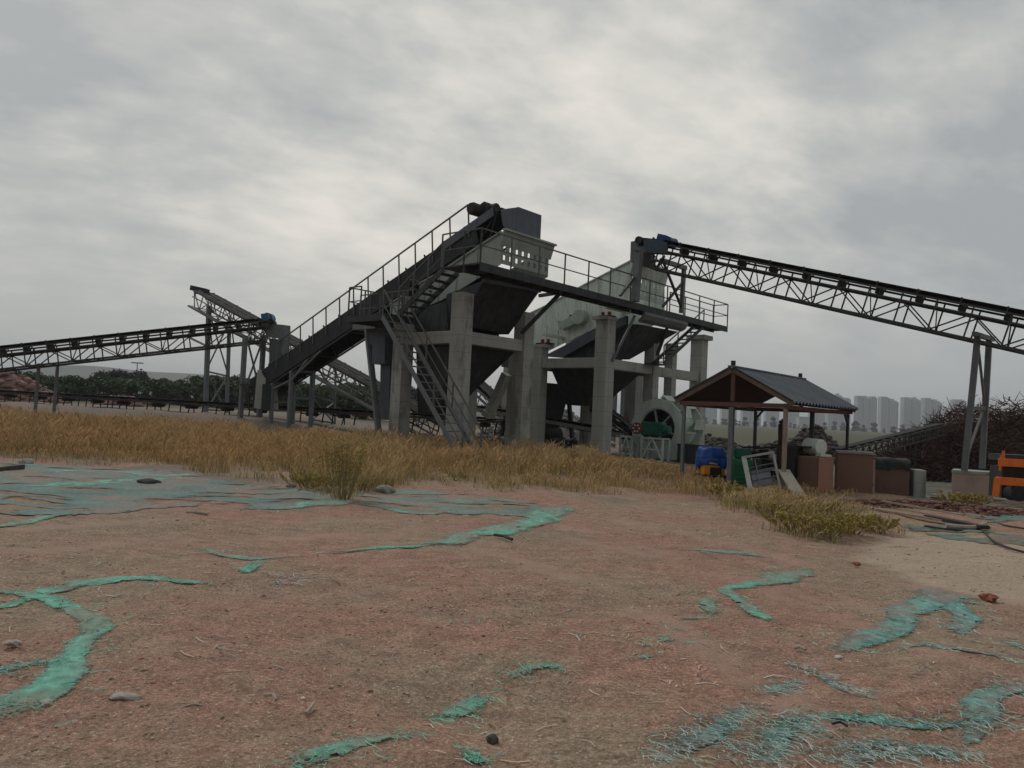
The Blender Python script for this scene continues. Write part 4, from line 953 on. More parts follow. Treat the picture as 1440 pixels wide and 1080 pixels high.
m = MB(); frustum(m, [(8.4, 3.0, 3.2), (10.6, 3.0, 3.2), (10.6, 5.0, 3.2), (8.4, 5.0, 3.2)], [(9.0, 3.3, 1.2), (10.3, 3.3, 1.2), (10.3, 4.6, 1.2), (9.0, 4.6, 1.2)]); mesh('bin', m, steel_dark, t)
for a, b in (((8.6, 3.1), (7.6, 2.9)), ((10.5, 3.1), (10.9, 2.9)), ((8.6, 4.9), (8.2, 5.3)), ((10.5, 4.9), (10.9, 5.3))):
    m = MB(); m.bar(L(a[0], a[1], 3.1), L(b[0], b[1], .1), .16); mesh('leg', m, steel_dark, t)
m = MB(); c = L(9.6, 3.6, .75); m.tube(c-UE*.7, c+UE*.7, .5, n=18); m.lbox(8.8, 10.5, 3.0, 4.4, .1, .55); mesh('crusher_drum', m, steel_dark, t)
# stones and rubble
def chunks(cs, sizes, cols, flat=.7):
    ico = np.array([(0, 0, 1), (.894, 0, .447), (.276, .851, .447), (-.724, .526, .447), (-.724, -.526, .447), (.276, -.851, .447), (.724, .526, -.447), (-.276, .851, -.447), (-.894, 0, -.447), (-.276, -.851, -.447), (.724, -.526, -.447), (0, 0, -1)])
    fc = np.array([(0, 1, 2), (0, 2, 3), (0, 3, 4), (0, 4, 5), (0, 5, 1), (1, 6, 2), (2, 7, 3), (3, 8, 4), (4, 9, 5), (5, 10, 1), (2, 6, 7), (3, 7, 8), (4, 8, 9), (5, 9, 10), (1, 10, 6), (6, 11, 7), (7, 11, 8), (8, 11, 9), (9, 11, 10), (10, 11, 6)])
    n = len(cs); jit = 1+.5*(rng.random((n, 12, 1))-.5); sc = np.stack([.7+.8*rng.random(n), .6+.5*rng.random(n), flat*(.5+.6*rng.random(n))], -1)
    a = rng.random(n)*6.28; ca, sa = np.cos(a)[:, None], np.sin(a)[:, None]
    v = ico[None]*jit*sc[:, None, :]*np.asarray(sizes)[:, None, None]
    x = v[..., 0]*ca-v[..., 1]*sa; y = v[..., 0]*sa+v[..., 1]*ca; v = np.stack([x, y, v[..., 2]], -1)+np.asarray(cs)[:, None, :]
    F = (fc[None]+12*np.arange(n)[:, None, None]).reshape(-1, 3); return v.reshape(-1, 3), F, np.repeat(cols, 12, 0)
def heap(name, label, cx, cy, rx, ry, h, n, size, tint, m=rubble_mat, cat='rubble heap', rot=0.0):
    z0 = gz(cx, cy); g = 40; xs = np.linspace(-1.15, 1.15, g); X, Y = np.meshgrid(xs, xs); ca, sa = math.cos(rot), math.sin(rot)
    def hh(x, y):
        r = np.sqrt(x*x+y*y); return h*np.clip(1-r**1.25, -.15, 1)*(.55+.9*fbm(x*2.2+cx, y*2.2+cy))
    Z = hh(X, Y); wx = X*rx*ca-Y*ry*sa; wy = X*rx*sa+Y*ry*ca
    V = np.stack([wx, wy, Z-.05], -1).reshape(-1, 3); i, j = np.meshgrid(np.arange(g-1), np.arange(g-1), indexing='ij'); q = (i*g+j).ravel(); F0 = np.stack([q, q+1, q+g+1, q+g], -1)
    F = np.vstack([F0[:, [0, 1, 2]], F0[:, [0, 2, 3]]]); C = np.ones((len(V), 3))*np.array(tint)*.85
    a = rng.random(n)*6.28; r = np.sqrt(rng.random(n)); x = r*np.cos(a); y = r*np.sin(a)
    cs = np.stack([x*rx*ca-y*ry*sa, x*rx*sa+y*ry*ca, hh(x, y)], -1); s = size*(.3+rng.random(n)**2*1.4)
    col = np.array(tint)*(.6+.8*rng.random((n, 1))); V2, F2, C2 = chunks(cs, s, col)
    o = fast(name, np.vstack([V, V2]), np.vstack([F, F2+len(V)]), m, np.vstack([C, C2])); o.location = (cx, cy, z0); props(o, label, cat); return o
q = P(14, 560, 56); heap('rubble_heap', 'large pink brick rubble heap at the left edge behind the low belt', q.x-1.5, 57, 5.2, 2.5, 2.3, 900, .20, (.80, .80, .80))
q = P(178, 560, 60); heap('rubble_heap', 'small pink rubble heap on the low belt line in front of the trees', q.x, 60, 2.6, 1.6, .85, 250, .15, (.85, .85, .88))
q = P(1140, 612, 47); heap('rubble_heap', 'purplish brown rubble mound seen just right of the shelter posts', q.x, 47, 2.6, 2.0, 2.0, 700, .15, (.62, .52, .54), grey_rubble)
q = P(1075, 612, 55); heap('rubble_heap', 'long low dark mound seen through the back of the shelter', q.x, 48, 5.5, 2, 1.25, 700, .16, (.42, .40, .37), grey_rubble)
heap('rubble_heap', 'low brown heap seen between the left shelter posts', P(1000, 612, 60).x, 60, 3.2, 2, 1.2, 400, .16, (.5, .44, .36), grey_rubble)
heap('earth_bank', 'low bank of red brown soil and scraps right of the grass corner', G(1300, 716).x, G(1300, 716).y, 3.0, .7, .20, 900, .05, (.62, .5, .46), cat='soil bank')
heap('rubble_heap', 'grey stone heap seen under the second hopper between the columns', L(15, 8, 0).x, L(15, 8, 0).y, 4, 2.5, 2.2, 500, .16, (1.2, 1.2, 1.2), grey_rubble)
q = P(175, 570, 58)
# rough scrap and rock edging beneath the frames
def scrap_edge():
    n = 700; t_ = rng.random(n); base = np.array([L(-1+12*a, 2.6+1.8*rng.random(), 0) for a in t_]); cs = base.copy(); cs[:, 2] = .25+.35*rng.random(n)
    V, F, C = chunks(cs, .10+.16*rng.random(n), np.array([.7, .7, .7])*(.4+1.0*rng.random((n, 1))))
    o = fast('rock_spill', V-np.array([0, 0, 0]), F, grey_rubble, C); props(o, 'dark spill of rock and scrap under the screening plant', 'rock spill', kind='stuff')
scrap_edge()

# ------------------------------------------------------------------ bucket wheel sand washer
def washer():
    c = P(924, 602, 33.0); gzv = gz(c.x, c.y)
    t = thing('bucket_wheel_washer', 'mint green bucket wheel sand washer with a deep green gearbox', 'sand washer', (c.x, c.y, gzv))
    R1, R2, W_ = 1.27, .86, 1.75; up = Vector((0, 0, 1)); n = 40
    def ring(m, o, ra, rb, th, n=n):
        vs = []
        for off in (0, th):
            for r in (ra, rb):
                for i in range(n): a = 2*math.pi*i/n; vs.append(c+UE*(o+off)+VE*(r*math.cos(a))+up*(r*math.sin(a)))
        fs = []
        for i in range(n):
            j = (i+1) % n
            fs += [(i, j, n+j, n+i), (2*n+i, 3*n+i, 3*n+j, 2*n+j), (i, 2*n+i, 2*n+j, j), (n+i, n+j, 3*n+j, 3*n+i)]
        m.poly(vs, fs)
    m = MB(); ring(m, 0, R2, R1, .06); ring(m, W_, R2, R1, .06); ring(m, .05, R2-.05, R2+.03, W_-.1); mesh('wheel_rim', m, washer_green, t)
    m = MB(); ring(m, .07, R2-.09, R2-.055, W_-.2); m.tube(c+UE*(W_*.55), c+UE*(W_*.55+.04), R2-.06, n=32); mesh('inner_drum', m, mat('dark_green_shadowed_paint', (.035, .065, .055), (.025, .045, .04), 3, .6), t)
    for i in range(16):
        a = 2*math.pi*i/16; e = VE*math.cos(a)+up*math.sin(a); a2 = a-.30; e2 = VE*math.cos(a2)+up*math.sin(a2)
        m = MB(); o0, o1 = (.07, W_*.48) if i % 2 else (W_*.52, W_-.01)
        p = [c+e*(R2+.05), c+e2*(R1+.16)]
        m.hexa([p[0]+UE*o0, p[0]+UE*o1, p[1]+UE*o1, p[1]+UE*o0, p[0]+UE*o0+(e-e2)*.1, p[0]+UE*o1+(e-e2)*.1, p[1]+UE*o1+(e-e2)*.1, p[1]+UE*o0+(e-e2)*.1])
        q = c+e*(R1+.02); m.hexa([p[1]+UE*o0, p[1]+UE*o1, q+UE*o1, q+UE*o0, p[1]+UE*o0-e*.04, p[1]+UE*o1-e*.04, q+UE*o1-e*.04, q+UE*o0-e*.04])
        mesh('bucket', m, washer_green, t)
    m = MB()
    for i in range(6):
        a = 2*math.pi*i/6+.28; e = VE*math.cos(a)+up*math.sin(a)
        m.bar(c+UE*.1, c+UE*.1+e*(R2+.02), .10, .06)
    m.tube(c-UE*.45, c+UE*(W_+.4), .10, n=12); mesh('spokes', m, plate_pale, t)
    m = MB(); g0 = c-UE*.95+Vector((0, 0, -.16)); g0 += -VE*.38+up*.12
    X = VE; m.hexa([g0+X*a+UE*b+up*z for z in (-.27, .30) for a, b in ((-.50, -.2), (.50, -.2), (.50, .25), (-.50, .25))]); k = mesh('gearbox', m, motor_green, t, bevel=.06)
    m = MB(); m.tube(g0-X*.53, g0-X*.78, .2, .17, n=14); mesh('motor_end', m, motor_green, k)
    m = MB(); pc_ = g0+VE*.66; m.tube(pc_-UE*.26, pc_-UE*.16, .245, n=20); pu = mesh('drive_pulley', m, red_rust, k)
    m = MB()
    for i in range(6): a = i*math.pi/3; q = pc_-UE*.27+VE*.14*math.cos(a)+up*.14*math.sin(a); m.tube(q, q-UE*.012, .038, n=8)
    mesh('pulley_hole', m, white_paint, pu)
    # trestles
    for (vo, uo, wv) in ((.95, -.9, .6), (-.38, -1.0, 1.0)):
        m = MB(); b0 = c+UE*uo+VE*vo; top = b0.copy(); top.z = c.z-.42; z0 = gzv-.1
        for s_ in (-1, 1):
            q = top+VE*(s_*wv/2); m.bar(q, (q.x, q.y, z0), .07); q2 = q+UE*.5; m.bar(q2, (q2.x, q2.y, z0), .07); m.bar(q, q2, .06)
        a = top+VE*wv/2; b = top-VE*wv/2; m.bar(a, b, .08); a_ = Vector((a.x, a.y, z0+.1)); b_ = Vector((b.x, b.y, z0+.1)); mid = (a+b)/2
        m.bar(mid, a_, .055); m.bar(mid, b_, .055); m.bar(a_, b_, .055); m.bar(a.lerp(a_, .5), b.lerp(b_, .5), .05)
        mesh('trestle', m, washer_green, t)
    m = MB(); tk = c+UE*.1; m.prism([tk+VE*1.55+up*(-.62), tk-VE*1.45+up*(-.62), tk-VE*1.1+up*(-1.3), tk+VE*1.1+up*(-1.3)], UE*(W_-.1)); m2 = m; mesh('trough', m2, washer_green, t)
    # skirting panel in front of the rim foot
    m = MB(); m.prism([c-UE*.08+VE*a+up*b for a, b in ((.15, -.55), (-1.05, -.45), (-1.05, -1.3), (.15, -1.3))], UE*.05); mesh('skirt_panel', m, washer_green, t)
washer()
t = P(975, 622, 32); m = MB(); m.box((t.x, t.y, gz(t.x, t.y)), 1.0, .8, .75, -TH); m.box((t.x+.02, t.y, gz(t.x, t.y)+.751), 1.1, .9, .05, -TH)
solo('steel_tank', m, steel_dark, 'low dark steel tank between the wheel washer and the blue tarp', 'tank')

gable_red = mat('faded_oxide_steel', (.13, .06, .048), (.10, .055, .046), 4, .8, 0, .2, 30, (.10, .075, .065), 2, .52)
gable_brown = mat('dusty_brown_angle', (.17, .12, .095), (.13, .09, .075), 4, .8, 0, .2, 30)
# ------------------------------------------------------------------ open shelter
def shelter():
    ap = P(1031, 518, 20.0); g0 = gz(ap.x, ap.y)
    t = thing('open_shelter', 'open steel post shelter with a grey corrugated gable roof', 'shelter', (ap.x, ap.y, g0))
    rl, hw, zr, ze = 4.8, 1.52, ap.z, 2.34
    up = Vector((0, 0, 1))
    def S(a, b, z): q = ap+UE*a+VE*b; return Vector((q.x, q.y, z))      # a along ridge, b across
    # corrugated sheets
    for sg, nm in ((1, 'roof_sheet'), (-1, 'roof_sheet')):
        m = MB(); n = 88; vs = []; fs = []
        for i in range(n+1):
            a = -.12+(rl+.3)*i/n; w = .038*math.cos(i*math.pi/2*1.0)
            for (b, z) in ((.02*sg, zr+.02), ((hw+.12)*sg, ze-.03)): vs.append(S(a, b, z+w))
        for i in range(n): fs.append((2*i, 2*i+2, 2*i+3, 2*i+1))
        k = len(vs); m.poly(vs+[v-up*.012 for v in vs], fs+[tuple(x+k for x in reversed(f)) for f in fs]); mesh(nm, m, roof_tin, t)
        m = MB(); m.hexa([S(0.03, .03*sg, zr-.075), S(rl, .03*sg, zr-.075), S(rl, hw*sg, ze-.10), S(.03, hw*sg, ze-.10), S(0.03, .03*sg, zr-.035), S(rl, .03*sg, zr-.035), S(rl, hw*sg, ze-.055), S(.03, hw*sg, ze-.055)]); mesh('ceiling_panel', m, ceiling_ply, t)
    m = MB(); m.bar(S(-.15, 0, zr+.05), S(rl+.2, 0, zr+.05), .16, .04); mesh('ridge_cap', m, roof_tin, t)
    for a in (.0, rl-.1): m = MB(); m.bar(S(a, 0, zr+.071), S(a, 0, zr+.2), .09); mesh('ridge_stub', m, black_metal, t)
    for a in (0, rl):
        m = MB(); m.bar(S(a-.02, .02, zr-.05), S(a-.02, hw+.1, ze-.09), .05, .11); m.bar(S(a-.02, -.02, zr-.05), S(a-.02, -hw-.1, ze-.09), .05, .11); mesh('rafter', m, gable_brown if a == 0 else rust, t)
        m = MB(); m.bar(S(a+.03, hw, ze-.13), S(a+.03, -hw, ze-.13), .06, .11); mesh('tie_beam', m, gable_red, t)
        m = MB(); m.bar(S(a+.05, 0, ze-.05), S(a+.05, 0, zr-.08), .08, .10, VE); mesh('king_post', m, gable_red, t)
    for b in (hw-.1, -hw+.1): m = MB(); m.bar(S(.08, b, ze-.16), S(rl-.05, b, ze-.16), .07, .10); mesh('eave_beam', m, rust, t)
    for (a, b, w_, mm) in ((.06, hw-.12, .08, steel_grey), (.06, 0.02, .12, steel_grey), (.06, -hw+.12, .09, wood), (rl-.1, hw-.14, .08, steel_dark), (rl*.5, -hw+.30, .10, steel_dark), (rl-.06, -hw+.1, .07, steel_dark)):
        q = S(a, b, ze-.2); m = MB(); m.bar(q, Vector((q.x, q.y, gz(q.x, q.y)-.2)), w_, w_, UE); mesh('post', m, mm, t)
    m = MB(); q = S(rl-.06, -hw+.1, ze-.15); m.bar(q-up*.32, q-UE*.28-up*.02, .06); q = S(rl-.1, hw-.14, ze-.15); m.bar(q-up*.3, q-VE*.26, .05); mesh('knee_brace', m, steel_dark, t)
    return ap
AP = shelter()

# ------------------------------------------------------------------ objects round the shelter
def gp(px, py): return G(px, py)
def at_d(px, d): p = P(px, 600, d); return Vector((p.x, d, gz(p.x, d)))
def lump(m, c, rx, ry, rz, n=14, k=10, seed=0, amp=.14):
    c = Vector(c); vs = []; rr_ = random.Random(seed)
    for j in range(k+1):
        ph = math.pi*j/k
        for i in range(n):
            a = 2*math.pi*i/n; s = 1+amp*math.sin(3*a+seed+ph*2)+amp*.6*math.sin(5*a-ph*3+seed)+amp*.4*rr_.uniform(-1, 1)
            vs.append(c+Vector((rx*s*math.sin(ph)*math.cos(a), ry*s*math.sin(ph)*math.sin(a), rz*math.cos(ph)*(1+amp*.3*math.sin(2*a+seed)))))
    fs = []
    for j in range(k):
        for i in range(n): a = j*n+i; b = j*n+(i+1) % n; fs.append((a, a+n, b+n, b))
    m.poly(vs, fs)
def tarp_machine():
    b = at_d(1002, 21.2); t = thing('tarp_covered_engine', 'yellow orange engine under a tied blue tarpaulin in the dry grass', 'engine', b)
    m = MB(); m.box(b+Vector((0, 0, .16)), .62, .7, .10, -TH*.3); 
    for dx in (-.26, .26): m.tube(b+Vector((dx, -.34, .16)), b+Vector((dx, -.44, .16)), .15, n=16); m.tube(b+Vector((dx, .3, .16)), b+Vector((dx, .4, .16)), .15, n=16)
    mesh('chassis', m, black_metal, t)
    m = MB(); m.box(b+Vector((0, -.02, .262)), .60, .66, .30, 0); k = mesh('engine_body', m, yellow_paint, t, bevel=.05)
    m = MB(); m.box(b+Vector((.03, -.37, .30)), .30, .03, .20, 0)
    for i in range(4): m.box(b+Vector((-.07+i*.065, -.39, .31)), .03, .02, .18, 0)
    mesh('grille', m, black_metal, k)
    m = MB(); n = 40; rings = [(.50, .37), (.60, .41), (.70, .38), (.82, .36), (.90, .35), (.955, .34), (.985, .30), (1.0, .12)]; vs = []; fs = []
    for j, (z, r) in enumerate(rings):
        for i in range(n):
            a = 2*math.pi*i/n; hem = -.10*(math.cos(a*2+.6)+.5*math.sin(a*5)) if j == 0 else 0
            rr_ = r*(1+.06*math.sin(a*7+j*.6)+.04*math.sin(a*11-j)); sq = 1/max(abs(math.cos(a)), abs(math.sin(a)))**.45
            vs.append(b+Vector((rr_*sq*math.cos(a), rr_*sq*1.05*math.sin(a), z+.03+hem+.02*math.sin(a*6+j))))
    for j in range(len(rings)-1):
        for i in range(n): a0 = j*n+i; b0 = j*n+(i+1) % n; fs.append((a0, b0, b0+n, a0+n))
    fs.append(tuple(range((len(rings)-1)*n, len(rings)*n))); m.poly(vs, fs); tp = mesh('tarpaulin', m, tarp_blue, t, smooth=True)
    m = MB()
    for i in range(n):
        a = 2*math.pi*i/n; a2 = 2*math.pi*(i+1)/n
        def e(a): sq = 1/max(abs(math.cos(a)), abs(math.sin(a)))**.45; return b+Vector((.395*sq*math.cos(a), .41*sq*math.sin(a), .79+.02*math.sin(a*3)))
        m.tube(e(a), e(a2), .011, n=5)
    mesh('rope', m, tarp_blue, tp)
tarp_machine()
def green_machine():
    b = at_d(1044, 20.3); t = thing('green_pump_set', 'green painted machine housing under the shelter behind the leaning frame', 'machine', b)
    m = MB(); m.box(b+Vector((0, 0, .08)), .55, .62, .72, -.2); mesh('housing', m, bright_green, t, bevel=.03)
    m = MB(); m.box(b+Vector((.04, .05, .802)), .42, .45, .27, -.2); mesh('upper_cover', m, motor_green, t, bevel=.04)
    m = MB(); 
    for i in range(5): m.box(b+Vector((-.02, -.33, .18+i*.11)), .40, .03, .035, -.2)
    mesh('louvre_panel', m, motor_green, t)
    m = MB(); m.box(b+Vector((0, 0, -.05)), .62, .68, .125, -.2); mesh('skid', m, black_metal, t)
    m = MB(); m.tube(b+Vector((.24, -.28, .62)), b+Vector((.24, -.36, .62)), .06, n=12); mesh('filler_cap', m, black_metal, t)
green_machine()
def leaning_frame():
    b = at_d(1072, 19.0); t = thing('leaning_steel_frame', 'pale grey rectangular steel frame leaning against the green machine', 'frame', b)
    p = [P(1046, 643, 19.6), P(1087, 636, 19.6), P(1098, 690, 18.9), P(1057, 697, 18.7)]
    m = MB()
    for a, c, w in ((0, 1, .09), (1, 2, .05), (0, 3, .11)): m.bar(p[a], p[c], w, .05)
    m.bar(p[3].lerp(p[0], .12), p[2].lerp(p[1], .12), .05); mesh('outer_frame', m, mat('pale_grey_metal', (.40, .41, .38), (.30, .31, .29), 6, .7), t)
    m = MB()
    for f in (.28, .42, .62, .78): m.bar(p[0].lerp(p[3], f)+Vector((.1, .03, 0)), p[1].lerp(p[2], f)+Vector((0, .03, 0)), .025 if f != .42 else .06)
    m.bar(p[0].lerp(p[1], .35).lerp(p[3].lerp(p[2], .35), .1), p[0].lerp(p[1], .35).lerp(p[3].lerp(p[2], .35), .8), .02); mesh('grid_bars', m, steel_grey, t)
    m = MB(); q = [p[0].lerp(p[3], .45).lerp(p[1].lerp(p[2], .45), x) for x in (.15, .8)]; q2 = [p[0].lerp(p[3], .8).lerp(p[1].lerp(p[2], .8), x) for x in (.8, .15)]
    m.prism([v+Vector((0, .06, 0)) for v in q+q2], Vector((0, .015, 0))); mesh('back_sheet', m, steel_grey, t)
leaning_frame()
p0 = P(1102, 661, 19.2); p1 = P(1127, 690, 18.2); p1.z = gz(p1.x, p1.y)+.03
m = MB(); m.bar(p0, p1, .30, .04); solo('plank', m, mat('pale_plank', (.40, .37, .32), (.33, .31, .27), 3, .9), 'pale grey plank lying slanted against the front right shelter post', 'plank')
def stove():
    b = at_d(1112, 20.6); t = thing('rusty_boiler', 'sooty black boiler with a bent flue pipe behind the front right post', 'boiler', b)
    m = MB(); m.box(b, .5, .6, 1.15, -TH); mesh('casing', m, black_metal, t, bevel=.02)
    m = MB(); m.box(b+Vector((.42, .1, 0)), .24, .5, 1.0, -TH); m.box(b+Vector((.1, .1, 1.151)), 1.0, .5, .04, -TH); mesh('side_box', m, black_metal, t)
    q = P(1098, 625, 20.9); m = MB(); r = P(1098, 596, 20.9)
    m.path([(q.x, q.y, .6), q, r, r+Vector((.04, 0, .07)), r+Vector((.12, 0, .09))], .07, 10); mesh('flue_pipe', m, black_metal, t)
stove()
def pile_scrap():
    b = at_d(1078, 23.5); t = thing('scrap_stack', 'stack of black scrap parts at the back of the shelter', 'scrap stack', b)
    for i in range(16):
        m = MB(); q = b+Vector((random.uniform(-.75, .75), random.uniform(-.3, .3), random.choice((.0, .3, .62))+.12)); m.box(q, random.uniform(.25, .5), random.uniform(.2, .4), random.uniform(.16, .3), random.uniform(0, 3))
        mesh('scrap_block', m, black_metal if i % 4 else steel_grey, t, bevel=.03)
    m = MB(); 
    for i in range(5): a = b+Vector((-.8+i*.35, -.3, random.uniform(.9, 1.15))); m.bar(a, a+Vector((random.uniform(.4, .8), .1, random.uniform(-.1, .1))), .05)
    m.box(b+Vector((0, 0, 0)), 1.7, .7, .12, 0); mesh('scrap_bars', m, black_metal, t)
pile_scrap()
# brick tanks in a row
BG = 'brick tanks in a row right of the shelter'
def tank(label, x0, x1, d0, d1, ytop, h, mm, lid=None):
    a = at_d(x0, d0); b = at_d(x1, d1); z1 = P((x0+x1)/2, ytop, (d0+d1)/2).z; zb = min(a.z, b.z)-.25
    t = thing('brick_tank', label, 'brick tank', ((a+b)/2), BG); dep = 1.05; back = Vector((.35, .94, 0))*dep; m = MB()
    m.hexa([Vector((p.x, p.y, zb)) for p in (a, b, b+back, a+back)]+[Vector((p.x, p.y, z1)) for p in (a, b, b+back, a+back)])
    mesh('masonry', m, mm, t, bevel=.025)
    if lid:
        m = MB(); m.hexa([Vector((p.x, p.y, z1+.002)) for p in (a-back*.03, b-back*.03+(b-a)*.02, b+back, a+back)]+[Vector((p.x, p.y, z1+.06)) for p in (a-back*.03, b-back*.03+(b-a)*.02, b+back, a+back)]); mesh('lid', m, lid, t)
    return t, a, b, z1
brick_lit = brick_material('lit_orange_brown_brick', (.30, .14, .085), (.25, .12, .075), (.26, .21, .17), 1, (.31, .155, .10), .45)  # lighter orange brick: light on the tank's right face put into the colour
brick_d = brick_material('dark_brown_brick', (.14, .07, .055), (.11, .06, .05), (.14, .12, .10), 1, (.15, .085, .07), .45)
ta = tank('brown brick tank with a white drum on top, next to the front right post', 1121, 1152, 20.4, 19.6, 642, .9, brick_pier)
m = MB(); b = ta[2]; a2 = at_d(1174, 20.2); z1 = ta[3]
m.hexa([Vector((p.x, p.y, z)) for z in (-.3, z1-.003) for p in (b+Vector((.012, 0, 0)), a2, a2+Vector((.3, .9, 0)), b+Vector((.36, .9, 0)))])
mesh('right_wall', m, brick_lit, ta[0], label='right face of the brick tank, coloured orange brown as if lit')
m = MB(); c = P(1142, 641, 20.6); c2 = P(1153, 640, 20.4); c.z = z1+.24; c2.z = z1+.24
m.tube(c+Vector((-.05, .2, .0)), c+Vector((.16, -.22, .0)), .235, .215, n=26); solo('white_drum', m, white_paint, 'white drum lying on its side on the brown brick tank', 'drum', bevel=.02)
m = MB(); c = P(1158, 641, 20.1); c.z = z1+.02; m.box(c, .30, .25, .05, .2); m.box(c+Vector((-.07, 0, .051)), .12, .2, .03, .2); solo('white_tray', m, white_paint, 'small white tray lying beside the drum on the brick tank', 'tray')
m = MB(); c = at_d(1133, 22.0); m.box(c, .5, .4, 1.02, -.3); m.box(c+Vector((0, 0, 1.021)), .56, .46, .03, -.3); solo('grey_cabinet', m, steel_dark, 'dark grey cabinet standing behind the brown brick tank', 'cabinet', bevel=.01)
tb = tank('dark brown brick tank with a ragged pale lid, right of the last shelter post', 1178, 1230, 21.3, 21.0, 638.5, .9, brick_pier, mat('pale_cement', (.3, .29, .27), (.2, .19, .18), 5, .9))
td = tank('dark brick tank under black and green netting beside the trestle pier', 1233, 1281, 22.0, 21.8, 650, .8, brick_d)
m = MB(); c = at_d(1291, 22.3); m.box(c+Vector((0, 0, -.2)), .34, .6, .98, -.2); solo('concrete_block', m, concrete, 'grey upright concrete block at the end of the dark brick tank', 'block', bevel=.03)

# netting helper ----------------------------------------------------
def net_mat(name, c):
    if name in MATS: return MATS[name]
    m = mat(name, c, tuple(x*.70 for x in c), 14, .85, 0, .8, 70, attr='col'); t = m.node_tree; b = t.nodes['Principled BSDF']
    # woven mesh worn into holes: the stored cover value decides how much of it is left
    tc = t.nodes.new('ShaderNodeTexCoord'); n = t.nodes.new('ShaderNodeTexNoise'); n.inputs['Scale'].default_value = 40; n.inputs['Detail'].default_value = 8; n.inputs['Roughness'].default_value = .85
    t.links.new(tc.outputs['Object'], n.inputs[0]); a = t.nodes.new('ShaderNodeAttribute'); a.attribute_name = 'col'
    d = vm(t, 'ADD', vm(t, 'MULTIPLY', vm(t, 'SUBTRACT', a.outputs['Alpha'], vm(t, 'ADD', vm(t, 'MULTIPLY', vm(t, 'SUBTRACT', n.outputs['Fac'], .5), 3.4), .5)), 5.0), .5)
    cl = t.nodes.new('ShaderNodeClamp'); t.links.new(d, cl.inputs[0]); t.links.new(cl.outputs[0], b.inputs['Alpha']); return m
net_green = net_mat('green_dust_netting', (.185, .47, .365)); net_teal = net_mat('faded_teal_netting', (.20, .40, .355)); net_dusty = net_mat('dusty_old_netting', (.15, .235, .20)); net_pale = net_mat('bleached_netting', (.26, .37, .345))
